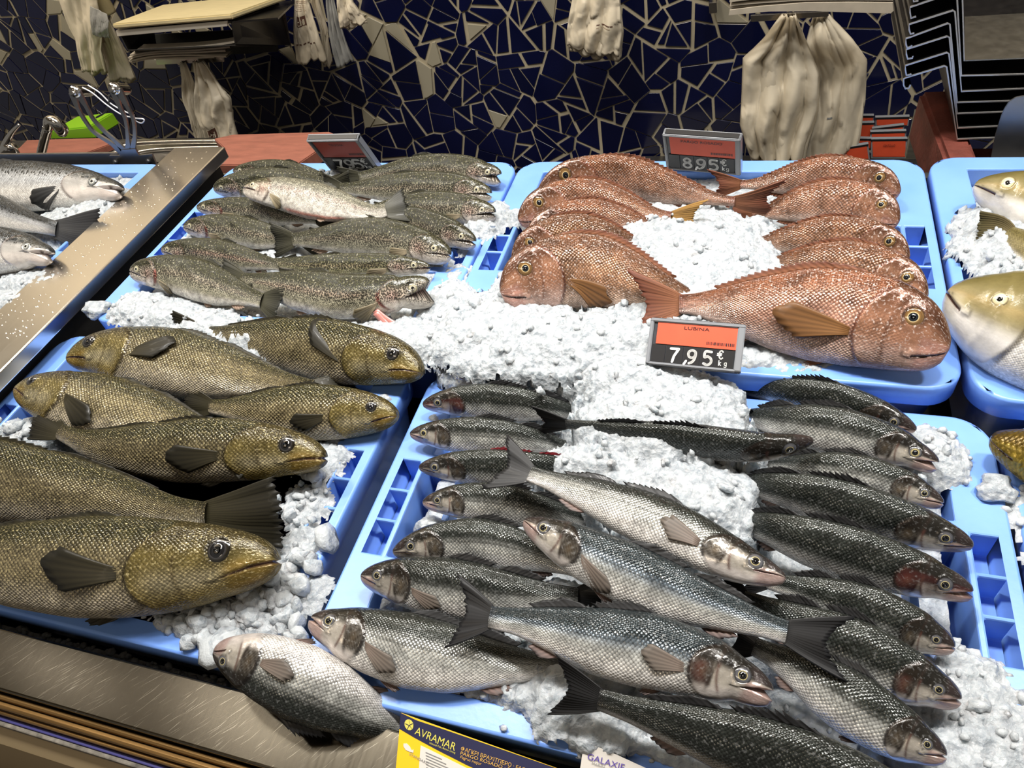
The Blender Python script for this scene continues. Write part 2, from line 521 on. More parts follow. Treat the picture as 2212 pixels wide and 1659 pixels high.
cell = 0.098
gx, gy = int((WX1 - WX0) / cell) + 3, int((WZ1 - WZ0) / cell) + 3
seeds = {(i, j): (WX0 + (i - 1 + 0.5 + rng.uniform(-.47, .47)) * cell, WZ0 + (j - 1 + 0.5 + rng.uniform(-.47, .47)) * cell) for i in range(gx) for j in range(gy)}
shards = []
for (i, j), s in seeds.items():
    P = [(s[0] - .15, s[1] - .15), (s[0] + .15, s[1] - .15), (s[0] + .15, s[1] + .15), (s[0] - .15, s[1] + .15)]
    for di in range(-2, 3):
        for dj in range(-2, 3):
            q = seeds.get((i + di, j + dj))
            if q is None or (di == 0 and dj == 0): continue
            a, b = q[0] - s[0], q[1] - s[1]
            c = a * (s[0] + q[0]) / 2 + b * (s[1] + q[1]) / 2
            P = clip_poly(P, a, b, c)
    for (a, b, c) in ((1, 0, WX1), (-1, 0, -WX0), (0, 1, WZ1), (0, -1, -WZ0)):
        P = clip_poly(P, a, b, c)
        if len(P) < 3: break
    if len(P) < 3: continue
    pieces = [P]
    limit = rng.choice((0.0018, 0.0028, 0.0040)) * (1.5 if s[0] > -0.9 else 1.2)
    k = 0
    while k < len(pieces) and len(pieces) < 14:
        Q = pieces[k]
        if area_of(Q) > limit:
            cx_ = sum(p[0] for p in Q) / len(Q) + rng.uniform(-.008, .008); cy_ = sum(p[1] for p in Q) / len(Q) + rng.uniform(-.008, .008)
            # cut roughly across the longest direction
            far = max(Q, key=lambda p: math.hypot(p[0] - cx_, p[1] - cy_))
            th = math.atan2(far[1] - cy_, far[0] - cx_) + rng.uniform(-.5, .5)
            a, b = math.cos(th), math.sin(th)
            A_, B_ = clip_poly(Q, a, b, a * cx_ + b * cy_), clip_poly(Q, -a, -b, -(a * cx_ + b * cy_))
            if len(A_) >= 3 and len(B_) >= 3:
                pieces[k] = A_; pieces.append(B_); continue
        k += 1
    for Q in pieces:
        Q = inset(Q, lambda: rng.choice((0.0010, 0.0014, 0.0020, 0.0032, 0.0058)))
        if len(Q) >= 3 and area_of(Q) > 0.00006: shards.append(Q)

def shard_geo(Q, h):
    n = len(Q)
    mx_, my_ = sum(p[0] for p in Q) / n, sum(p[1] for p in Q) / n
    V, F = [], []
    for (d, k) in ((0.0, 1.0), (h - 0.0006, 1.0), (h, 0.97)):
        V += [(mx_ + (p[0] - mx_) * k, WALL_Y - d, my_ + (p[1] - my_) * k) for p in Q]
    for r in range(2):
        F += [(r * n + i, r * n + (i + 1) % n, (r + 1) * n + (i + 1) % n, (r + 1) * n + i) for i in range(n)]
    F.append(tuple(range(2 * n, 3 * n)))
    return V, F

def shown(Q):
    x, y = sum(p[0] for p in Q) / len(Q), sum(p[1] for p in Q) / len(Q)
    px, py = project((x, WALL_Y, y))
    if not (-10 < px < 2222 and -10 < py < 372): return 0
    return area_of(Q) / depth_of((x, WALL_Y, y)) ** 2
shards.sort(key=lambda Q: -shown(Q))
restV, restF, restM = [], [], []
tilemats = [M['tile1'], M['tile2'], M['tile3']]
for n_, Q in enumerate(shards):
    x, z = sum(p[0] for p in Q) / len(Q), sum(p[1] for p in Q) / len(Q)
    pb = 0.10 if z > -0.10 else (0.03 if z > -0.2 else 0.004)
    if x < -1.75: pb = 0.15 if z > -0.22 else 0.03
    if x > -0.35: pb *= 0.5
    mi = 2 if rng.random() < pb else (0 if rng.random() < .6 else 1)
    V, F = shard_geo(Q, rng.uniform(0.002, 0.0042))
    if n_ < 300:
        c = (x, WALL_Y, z)
        mesh('tile_shard', V, F, tilemats[mi], wall, origin=(0, 0, 0))
    else:
        o = len(restV)
        restV += V; restF += [tuple(i + o for i in f) for f in F]; restM += [mi] * len(F)
rest = mesh('tile_shard_field', restV, restF, tilemats[0], wall)
rest.data.materials.append(tilemats[1]); rest.data.materials.append(tilemats[2])
rest.data.polygons.foreach_set('material_index', np.array(restM, np.int32))
rest['kind'] = 'stuff'

up = box('wall_upper', (-5.5, WALL_Y - .01, WZ1), (1.8, WALL_Y + .1, 2.6), pmat('cream_upper_wall', (0.80, 0.70, 0.55), 0.6)); tag(up, 'plain cream wall above the mosaic', kind='structure')
ce = box('ceiling', (-5.5, -2.5, 2.6), (1.8, 1.9, 2.7), pmat('beige_ceiling', (0.42, 0.36, 0.28), 0.8)); tag(ce, 'beige shop ceiling', kind='structure')
fl = box('floor', (-3.2, -1.2, -1.06), (1.8, 1.9, -1.0), M['floor']); tag(fl, 'brown shop floor under the counter', kind='structure')

# ---- the counter: bed of steel under the crates, front ledge, bumper rails, panel
counter = empty('fish_counter', (-0.2, 0.4, -1.0), 'stainless steel fish counter with scratched front ledge and bronze bumper rails', 'counter')
def cbox(name, lo, hi, mat, bevel=0.0, seg=2):
    o = box(name, lo, hi, mat, None, bevel, seg=seg)
    o.parent = counter; o.matrix_parent_inverse = Matrix.Translation((0.2, -0.4, 1.0))
    return o
cbox('bed', (-1.9, 0.145, -0.20), (1.1, 1.04, -0.165), M['steel'])
cbox('bed_front_wall', (-1.9, 0.1405, -0.165), (1.1, 0.1425, -0.062), M['dark'])
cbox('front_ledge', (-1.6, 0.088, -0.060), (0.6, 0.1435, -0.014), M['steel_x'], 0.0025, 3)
for nm, ya, yb, za, zb, mt, bv in (('bumper_rail', 0.0815, 0.0872, -0.034, -0.0215, 'bronze', .0027), ('bumper_rail', 0.0745, 0.081, -0.036, -0.0235, 'bronze', .003), ('bumper_rail', 0.0705, 0.0740, -0.040, -0.030, 'bronze', .0016),
                                   ('blue_trim', 0.0665, 0.0704, -0.05, -0.036, 'bluestrip', .0008), ('rubber_seal', 0.0622, 0.0664, -0.05, -0.0375, 'rubber', .0012)):
    cbox(nm, (-1.6, ya, za), (0.6, yb, zb), M[mt], bv)
# sloping beige panel under the rails
V, F = extrude_poly([(0.0620, -0.045), (0.050, -0.062), (0.062, -0.95), (0.075, -0.95), (0.075, -0.045)], -1.6, 0.6, lambda a, b, d: (d, a, b))
o = mesh('front_panel', V, F, M['creampanel']); o.parent = counter; o.matrix_parent_inverse = Matrix.Translation((0.2, -0.4, 1.0))
cbox('rear_panel', (-1.9, 1.035, -0.95), (1.1, 1.05, -0.02), M['grey_steel'])

# ---- divider bar between the salmon crate and the trout crate
bar = empty('divider_bar', (-1.03, 0.6, 0.0), 'wide brushed steel divider bar wet with droplets, left of the trout crate', 'divider')
def child_at(o, parent):
    o.parent = parent; o.matrix_parent_inverse = Matrix.Translation(-Vector(parent.location))
    return o
child_at(box('cap', (-1.078, 0.10, 0.024), (-0.9605, 1.035, 0.046), M['steel'], None, 0.0022, seg=3), bar)
child_at(box('web', (-1.06, 0.12, -0.165), (-0.99, 1.03, 0.024), M['dark']), bar)
Vd, Fd = [], []
for k in range(260):
    x, y = rng.uniform(-1.07, -0.968), rng.uniform(0.5, 1.02) if rng.random() < .8 else rng.uniform(0.3, 0.6)
    r = rng.choice((0.0008, 0.0011, 0.0016))
    o_ = len(Vd)
    Vd += [(x + r * math.cos(t * 1.047), y + r * math.sin(t * 1.047) * 1.4, 0.046) for t in range(6)] + [(x, y, 0.046 + r * .7)]
    Fd += [(o_ + t, o_ + (t + 1) % 6, o_ + 6) for t in range(6)]
drops = mesh('water_droplets', Vd, Fd, M['chrome'], None, smooth=True); child_at(drops, bar); drops['kind'] = 'stuff'

# ---- blue crates
def crate(x0, x1, y0, y1, zr, label):
    Wd, Dp = x1 - x0, y1 - y0
    yc = (y0 + y1) / 2
    root = empty('fish_crate', ((x0 + x1) / 2, yc, zr - 0.13), label, 'crate', 'blue fish crates')
    inner = 0.012
    rf = .025 if zr < .01 else .032
    half = [.012, .034, .040, .080, .088, .115]
    half2 = [.045, .075]
    xb = sorted(set([x0 + a for a in half + half2] + [x1 - a for a in half + half2]))
    yb = sorted(set([y0 + inner, y1 - inner, y0 + rf, y1 - .032] + ([y0 + .032] if rf == .032 else []) + [yc + s * a for a in (.0175, .0215, .060, .072, .125) for s in (-1, 1)]))
    FLOOR = -0.125
    def hgt(x, y):
        a = min(x - x0, x1 - x); yy = abs(y - yc)
        if (yy > Dp / 2 - .032 and y > yc) or y < y0 + rf: return 0.0
        if yy < .060:
            if a < .034: return 0.0 if .0175 < yy < .0215 else -0.035
            if a < .040: return 0.0
            if a < .080: return -0.11
            if a < .088: return -0.006
            return FLOOR
        if yy < .072: return 0.0 if a < .088 else FLOOR
        if yy < .125: return 0.0 if a < .045 else (-0.035 if a < .075 else FLOOR)
        return 0.0 if a < .045 else FLOOR
    levels = [FLOOR, -0.11, -0.035, -0.006, 0.0]
    vid, V, F = {}, [], []
    def v(x, y, z):
        k = (round(x, 5), round(y, 5), round(z, 5))
        if k not in vid: vid[k] = len(V); V.append((x, y, zr + z))
        return vid[k]
    nx, ny = len(xb) - 1, len(yb) - 1
    H = [[hgt((xb[i] + xb[i + 1]) / 2, (yb[j] + yb[j + 1]) / 2) for j in range(ny)] for i in range(nx)]
    for i in range(nx):
        for j in range(ny):
            h = H[i][j]
            F.append((v(xb[i], yb[j], h), v(xb[i + 1], yb[j], h), v(xb[i + 1], yb[j + 1], h), v(xb[i], yb[j + 1], h)))
            for (ii, jj, ea, eb) in ((i + 1, j, (xb[i + 1], yb[j]), (xb[i + 1], yb[j + 1])), (i, j + 1, (xb[i], yb[j + 1]), (xb[i + 1], yb[j + 1]))):
                if ii < nx and jj < ny and H[ii][jj] != h:
                    lo, hi = sorted((h, H[ii][jj]))
                    ls = [l for l in levels if lo <= l <= hi]
                    for l0, l1 in zip(ls, ls[1:]):
                        F.append((v(*ea, l0), v(*eb, l0), v(*eb, l1), v(*ea, l1)))
    bm = bmesh.new()
    bv = [bm.verts.new(p) for p in V]
    for f in F: bm.faces.new([bv[i] for i in f])
    bmesh.ops.recalc_face_normals(bm, faces=bm.faces)
    bmesh.ops.dissolve_limit(bm, angle_limit=0.02, verts=bm.verts, edges=bm.edges)
    b = from_bm('basin', bm, M['blue']); child_at(b, root)
    # normals must face up
    if sum(p.normal.z * p.area for p in b.data.polygons) < 0: b.data.flip_normals()
    md = b.modifiers.new('bevel', 'BEVEL'); md.width = 0.0022; md.segments = 2; md.limit_method = 'ANGLE'; md.angle_limit = 0.9
    # rim: rounded outer band, lip and tapered outside wall
    r = 0.036
    loop = []
    for cxn, cyn, a0 in ((x1 - r, y1 - r, 0), (x0 + r, y1 - r, 90), (x0 + r, y0 + r, 180), (x1 - r, y0 + r, 270)):
        for t in range(9):
            a = math.radians(a0 + t * 11.25)
            loop.append((cxn + r * math.cos(a), cyn + r * math.sin(a)))
    n = len(loop)
    cxm, cym = (x0 + x1) / 2, yc
    def ins(p, d):
        fx = (Wd / 2 - d) / (Wd / 2); fy = (Dp / 2 - d) / (Dp / 2)
        return (cxm + (p[0] - cxm) * fx, cym + (p[1] - cym) * fy)
    rings = []
    rings.append([(min(max(p[0], x0 + inner), x1 - inner), min(max(p[1], y0 + inner), y1 - inner), zr) for p in loop])
    for d, z in ((.003, 0.0), (.0009, -.0009), (0.0, -.003), (0.0, -.026), (.009, -.028), (.022, -.13)):
        rings.append([(*ins(p, d), zr + z) for p in loop])
    V = [p for rr in rings for p in rr]
    F = [(k * n + i, (k + 1) * n + i, (k + 1) * n + (i + 1) % n, k * n + (i + 1) % n) for k in range(len(rings) - 1) for i in range(n)]
    rim = mesh('rim', V, F, M['blue']); child_at(rim, root)
    rim.data.polygons.foreach_set('use_smooth', np.array([k >= 1 for k in range(len(rings) - 1) for i in range(n)]))
    return root

CR = {'trout': (-0.925, -0.3665, 0.567, 1.003, 0.03), 'pargo': (-0.3625, 0.222, 0.563, 1.003, 0.03), 'cod': (0.2285, 0.80, 0.555, 1.008, 0.03),
      'salmon': (-1.66, -1.085, 0.567, 1.003, 0.03), 'corvina': (-0.985, -0.392, 0.157, 0.562, 0.0), 'bass': (-0.364, 0.249, 0.155, 0.556, 0.0), 'gold': (0.257, 0.86, 0.17, 0.553, 0.0)}
CL = {'trout': 'blue plastic crate holding the speckled trout', 'pargo': 'blue plastic crate holding the pink sea bream',
      'cod': 'blue plastic crate holding the olive cod at the right edge', 'salmon': 'blue plastic crate holding the salmon left of the steel bar',
      'corvina': 'blue plastic crate holding the big bronze meagre', 'bass': 'blue plastic crate holding the silver and dark sea bass', 'gold': 'blue plastic crate with the golden fish at the right edge'}
for k in CR: crate(*CR[k], CL[k])
# ------------------------------------------------------------------ ice
def worley(x, y, size, seed):
    """returns nearest distance (cell units), cell random 1..3, offset to the seed"""
    rs = np.random.RandomState(seed)
    N = 97
    jx, jy, r1, r2, r3 = (rs.rand(N, N) for _ in range(5))
    X, Y = x / size, y / size
    ix, iy = np.floor(X).astype(int), np.floor(Y).astype(int)
    best = np.full(x.shape, 9.0); b2 = np.full(x.shape, 9.0)
    R1 = np.zeros(x.shape); R2 = np.zeros(x.shape); R3 = np.zeros(x.shape); DX = np.zeros(x.shape); DY = np.zeros(x.shape)
    for di in (-1, 0, 1):
        for dj in (-1, 0, 1):
            a, b = (ix + di) % N, (iy + dj) % N
            dx = X - (ix + di + jx[a, b]); dy = Y - (iy + dj + jy[a, b])
            d = np.sqrt(dx * dx + dy * dy)
            m = d < best
            b2 = np.where(m, best, np.minimum(b2, d))
            best = np.where(m, d, best)
            R1 = np.where(m, r1[a, b], R1); R2 = np.where(m, r2[a, b], R2); R3 = np.where(m, r3[a, b], R3)
            DX = np.where(m, dx, DX); DY = np.where(m, dy, DY)
    return best, b2, R1, R2, R3, DX, DY

def lumps(x, y, seed):
    z = np.zeros(x.shape)
    for size, amp, s in ((0.020, 0.0046, 1), (0.0095, 0.0028, 2), (0.0046, 0.0021, 3)):
        d, d2, r1, r2, r3, dx, dy = worley(x, y, size, seed * 10 + s)
        z += amp * (np.sqrt(np.clip(1 - d * d * 1.1, 0, 1)) * (0.35 + 0.65 * r1) + (r2 - .5) * dx * 1.1 + (r3 - .5) * dy * 1.1 - .45)
    return z

_b = bmesh.new(); bmesh.ops.create_icosphere(_b, subdivisions=2, radius=1.0)
_b.verts.ensure_lookup_table(); _b.verts.index_update()
ICO2 = (np.array([v.co[:] for v in _b.verts]), [tuple(v.index for v in f.verts) for f in _b.faces]); _b.free()
def chunk_geo(c, r, rs):
    if r > .0058:
        V, F = ICO2
        k = 1 + .20 * np.sin(V @ (rs.randn(3) * 2.2) + rs.rand() * 6) + .14 * np.sin(V @ (rs.randn(3) * 4.5) + rs.rand() * 6)
        V = np.sign(V) * np.abs(V) ** .8 * k[:, None] * (0.55 + 0.75 * rs.rand(1, 3))
        q = Matrix.Rotation(rs.rand() * 6.28, 3, 'X') @ Matrix.Rotation(rs.rand() * 6.28, 3, 'Z')
        return (V @ np.array(q).T) * r + np.asarray(c), F
    t = (1 + 5 ** .5) / 2
    V = np.array([(-1, t, 0), (1, t, 0), (-1, -t, 0), (1, -t, 0), (0, -1, t), (0, 1, t), (0, -1, -t), (0, 1, -t), (t, 0, -1), (t, 0, 1), (-t, 0, -1), (-t, 0, 1)], float)
    V /= np.linalg.norm(V[0])
    F = [(0, 11, 5), (0, 5, 1), (0, 1, 7), (0, 7, 10), (0, 10, 11), (1, 5, 9), (5, 11, 4), (11, 10, 2), (10, 7, 6), (7, 1, 8), (3, 9, 4), (3, 4, 2), (3, 2, 6), (3, 6, 8), (3, 8, 9), (4, 9, 5), (2, 4, 11), (6, 2, 10), (8, 6, 7), (9, 8, 1)]
    V = V * (0.75 + 0.5 * rs.rand(12, 1)) * (0.6 + 0.7 * rs.rand(1, 3))
    a, b = rs.rand(2) * 6.28
    Rz = np.array([[math.cos(a), -math.sin(a), 0], [math.sin(a), math.cos(a), 0], [0, 0, 1]])
    Rx = np.array([[1, 0, 0], [0, math.cos(b), -math.sin(b)], [0, math.sin(b), math.cos(b)]])
    return (V @ Rz.T @ Rx.T) * r + np.asarray(c), F

def ice(name, rect, base, blobs, label, seed, step=0.0022, chunks=(), floor=-0.09, rim=None, kr=.72):
    """rect: the crate inside (x0,x1,y0,y1); base: its fill level; blobs: (px, py, rx, ry, z, sharp)"""
    x0, x1, y0, y1 = rect
    B = []
    for b in blobs:
        P = at_z(b[0], b[1], b[4])
        B.append((P[0], P[1], b[2], b[3], b[4], b[5] if len(b) > 5 else 1.0))
    lo = [min([x0] + [b[0] - b[2] * 1.4 for b in B]), min([y0] + [b[1] - b[3] * 1.4 for b in B])]
    hi = [max([x1] + [b[0] + b[2] * 1.4 for b in B]), max([y1] + [b[1] + b[3] * 1.4 for b in B])]
    xs = np.arange(lo[0], hi[0], step); ys = np.arange(lo[1], hi[1], step)
    X, Y = np.meshgrid(xs, ys, indexing='ij')
    inside = (X > x0) & (X < x1) & (Y > y0) & (Y < y1)
    Z = np.where(inside, base, -0.3)
    d1, _, q1, q2, q3, _, _ = worley(X, Y, 0.022, seed + 77)
    wob = 0.16 * (q1 - .5) + 0.13 * (worley(X, Y, 0.009, seed + 78)[2] - .5)
    for (bx, by, rx, ry, bz, sh) in B:
        r = np.sqrt(((X - bx) / rx) ** 2 + ((Y - by) / ry) ** 2) + wob
        h = bz - 0.018 * sm(0.2, 1.0, r) * sh - 0.07 * sm(0.80, 1.25, r)
        Z = np.maximum(Z, np.where(r < 1.28, h, -0.3))
    Z = Z + lumps(X, Y, seed)
    keep = Z > floor
    if rim is not None: keep = np.where(inside, Z > floor, Z > rim - .006)
    nx, ny = X.shape
    V = np.stack([X, Y, Z], -1).reshape(-1, 3)
    idx = np.arange(nx * ny).reshape(nx, ny)
    k = keep[:-1, :-1] & keep[1:, :-1] & keep[1:, 1:] & keep[:-1, 1:]
    F = np.stack([idx[:-1, :-1][k], idx[1:, :-1][k], idx[1:, 1:][k], idx[:-1, 1:][k]], -1)
    used = np.unique(F); rm = np.full(nx * ny, -1); rm[used] = np.arange(len(used))
    V = V[used]; F = rm[F]
    rs = np.random.RandomState(seed + 5)
    CV, CF = [], []
    off = len(V)
    def chunk(c, r):
        nonlocal off
        v_, f_ = chunk_geo(c, r, rs)
        CV.append(v_); CF.extend([tuple(i + off for i in f) for f in f_]); off += len(v_)
    for (px, py, z, spread, n, rad) in chunks:
        for q in range(int(n * .7) if kr > .8 else n // 2):
            P = at_z(px + rs.randn() * spread, py + rs.randn() * spread, z)
            chunk(P - np.array([0, 0, rad * (.3 if kr < .8 else .55)]), rad * kr * (0.45 + 0.8 * rs.rand() ** 2))
    up = V[np.random.RandomState(seed + 9).randint(0, len(V), 160)]
    for P in up:
        chunk(P + np.array([0, 0, 0.001]), 0.0025 + 0.003 * rs.rand())
    tri = [tuple(f) for f in F.tolist()] + CF
    AV = np.vstack([V] + CV) if CV else V
    me = mesh(name, AV, tri, M['ice'], None)
    me.data.polygons.foreach_set('use_smooth', np.ones(len(tri), bool))
    me.data.materials.append(M['ice_clear'])
    mi = np.zeros(len(tri), np.int32); mi[len(F):] = (np.arange(len(tri) - len(F)) // 20) % 5 > 2
    me.data.polygons.foreach_set('material_index', mi)
    tag(me, label, 'ice', 'crushed ice in the crates', 'stuff')
    return me

def inside(k, d=0.046):
    c = CR[k]
    return (c[0] + d, c[1] - d, c[2] + (0.033 if c[4] > .01 else .026), c[3] - 0.033)

ice('crushed_ice', inside('trout'), 0.012,
    [(290, 652, .07, .05, .044), (350, 668, .08, .045, .044), (430, 690, .10, .045, .044), (560, 712, .12, .042, .044), (720, 722, .14, .042, .046), (880, 715, .12, .05, .048), (960, 640, .055, .07, .042), (985, 590, .04, .05, .03),
     (1045, 470, .05, .05, .042), (1060, 450, .04, .05, .04), (705, 376, .05, .03, .040), (770, 372, .05, .02, .036), (610, 545, .1, .05, .03), (920, 560, .08, .06, .03), (1005, 525, .02, .04, .034), (410, 510, .03, .05, .03)],
    'crushed white ice under the trout, spilling over the crate front', 3, rim=.03,
    chunks=[(390, 690, .036, 30, 10, .008), (560, 718, .04, 22, 10, .006), (800, 724, .04, 22, 12, .006), (960, 700, .04, 22, 14, .007), (1050, 480, .045, 18, 12, .006), (470, 745, .02, 25, 10, .010)])
ice('crushed_ice', inside('pargo'), 0.018,
    [(1060, 690, .11, .085, .058), (1180, 710, .14, .07, .062), (1300, 705, .12, .06, .060), (1330, 775, .10, .03, .035), (1110, 740, .10, .05, .045), (1010, 740, .05, .05, .040), (1500, 570, .13, .12, .070), (1480, 500, .14, .09, .066), (1580, 600, .09, .06, .06),
     (1560, 510, .1, .05, .06), (1095, 600, .03, .06, .05), (1115, 455, .03, .03, .042), (1700, 785, .11, .03, .030), (1850, 795, .11, .025, .026), (1640, 760, .06, .04, .035), (1430, 450, .05, .03, .06)],
    'crushed white ice between the pink sea bream, heaped at the left front', 4, rim=.03,
    chunks=[(1040, 660, .055, 30, 16, .008), (1180, 750, .045, 45, 22, .007), (1260, 760, .04, 35, 14, .007), (1500, 540, .07, 50, 16, .007), (1000, 720, .04, 25, 14, .007), (1400, 800, .036, 30, 10, .008)])
ice('crushed_ice', inside('bass', .05), -0.030,
    [(1420, 830, .10, .05, .050), (1420, 880, .10, .06, .054), (1340, 860, .05, .05, .04), (1500, 850, .06, .05, .05), (1480, 910, .07, .03, .04), (1400, 1010, .11, .05, .036), (1480, 1050, .08, .06, .036), (1300, 985, .08, .035, .036), (1540, 1080, .05, .05, .03),
     (1960, 970, .05, .045, .012), (2020, 965, .045, .05, .012), (1990, 1090, .05, .03, -.01), (810, 1200, .03, .05, -.012), (1330, 1310, .13, .03, .02), (1250, 1300, .05, .03, .02), (1600, 1370, .08, .03, .01), (1110, 1505, .10, .022, .004), (1260, 1480, .08, .05, .026), (1290, 1545, .10, .028, .010), (1210, 1565, .05, .022, .006), (980, 1490, .08, .014, -.004), (1440, 1610, .10, .022, .006),
     (2110, 1490, .07, .05, .008), (2160, 1580, .09, .06, .010), (2100, 1640, .07, .05, .01), (960, 1310, .05, .03, .0), (840, 1290, .05, .03, -.01), (930, 1130, .03, .02, 0.0), (1180, 1370, .05, .02, .02), (1020, 785, .06, .035, .028), (1120, 775, .08, .035, .036), (1240, 772, .09, .04, .046), (1360, 790, .09, .045, .054), (940, 900, .02, .02, .0)],
    'crushed ice between the sea bass, heaped in the crate centre', 6, rim=0.0,
    chunks=[(1400, 800, .055, 45, 16, .008), (1330, 945, .045, 35, 16, .008), (1500, 1080, .035, 40, 16, .007), (2010, 960, .016, 30, 20, .007), (1300, 1560, .010, 35, 12, .006), (1100, 1510, .004, 40, 14, .007), (2120, 1560, .012, 50, 20, .007), (930, 1160, .01, 12, 5, .008), (1240, 1440, .035, 14, 6, .008)])
ice('crushed_ice', inside('corvina', .05), -0.028,
    [(690, 990, .05, .05, .006), (650, 1090, .06, .06, .004), (640, 1180, .05, .06, .004), (600, 1270, .08, .05, .006), (480, 1320, .10, .03, .008), (400, 1345, .09, .02, .008), (560, 1350, .06, .03, .006), (40, 925, .06, .04, .012), (90, 900, .03, .03, .01), (330, 712, .06, .03, .014), (470, 735, .06, .025, .03), (880, 790, .04, .02, .0), (830, 860, .03, .015, .0), (720, 950, .03, .03, 0.0)],
    'coarse wet ice around the bronze meagre', 8, kr=1.0, rim=0.0,
    chunks=[(650, 1080, .012, 38, 26, .010), (620, 1220, .012, 34, 26, .011), (520, 1310, .012, 45, 34, .012), (430, 1350, .012, 40, 24, .012), (40, 920, .02, 24, 14, .011), (330, 705, .02, 24, 10, .008), (620, 1340, .008, 25, 14, .010)])
ice('crushed_ice', inside('cod'), 0.005,
    [(2150, 470, .05, .06, .052), (2190, 560, .05, .10, .05), (2130, 490, .03, .05, .05), (2220, 500, .08, .1, .055), (2120, 700, .05, .06, .0), (2200, 810, .06, .04, 0.015)],
    'crushed ice around the cod in the crate at the right edge', 10, rim=.03,
    chunks=[(2150, 460, .056, 24, 10, .007), (2180, 560, .055, 24, 12, .007)])
ice('crushed_ice', inside('salmon'), 0.018,
    [(200, 440, .08, .06, .05), (250, 420, .05, .05, .045), (120, 470, .1, .06, .045), (80, 600, .12, .05, .044), (20, 640, .12, .04, .044), (150, 560, .05, .06, .04)],
    'crushed ice under the salmon left of the steel bar', 12, rim=.03)
ice('crushed_ice', inside('gold'), -.045, [(2300, 1100, .1, .1, .0), (2400, 1200, .12, .1, .0)], 'crushed ice in the crate with the golden fish', 17, rim=0.0, step=.004)
gapice = ice('crushed_ice', (-1.0, -0.2, 0.1435, 0.158), -0.052, [], 'dark wet ice in the gap behind the front ledge', 14, step=.003)
ice('crushed_ice', (-0.410, -0.362, 0.18, 0.55), -0.085, [], 'loose ice in the gap between the meagre crate and the sea bass crate', 15, step=.003, floor=-.15)
# two single loose lumps the photo shows alone
for (px, py, z, r, lab, sd) in ((208, 668, .034, .020, 'single clear ice lump on the front left corner of the trout crate', 2), (2152, 1056, .004, .017, 'single melting ice lump on the rims right of the sea bass', 5)):
    P = at_z(px, py, z)
    bm = bmesh.new()
    bmesh.ops.create_icosphere(bm, subdivisions=3, radius=1.0)
    rs = np.random.RandomState(sd)
    ph = rs.rand(6) * 6
    for v in bm.verts:
        c = v.co.copy()
        k = 1 + .22 * math.sin(3 * c.x + ph[0]) * math.cos(3 * c.y + ph[1]) + .12 * math.sin(7 * c.y + ph[2] + 4 * c.z) + .05 * math.sin(15 * c.x + 11 * c.z + ph[3])
        v.co = Vector((c.x * k * r, c.y * k * r * .9, max(c.z, -.6) * k * r * .55))
    o = from_bm('ice_lump', bm, M['ice'], smooth=True)
    o.location = P
    tag(o, lab, 'ice')
# ------------------------------------------------------------------ fish
def profile(xs, ys):
    g = np.linspace(0, 1, 801)
    f = np.interp(g, xs, ys)
    k = np.exp(-0.5 * (np.arange(-24, 25) / 9.0) ** 2); k /= k.sum()
    p = np.concatenate([2 * f[0] - f[24:0:-1], f, np.full(24, f[-1])])
    sm_ = np.convolve(p, k, 'valid')
    w = np.clip(g / .03, 0, 1)                       # keep the blunt snout crisp
    return g, f * (1 - w) + sm_ * w

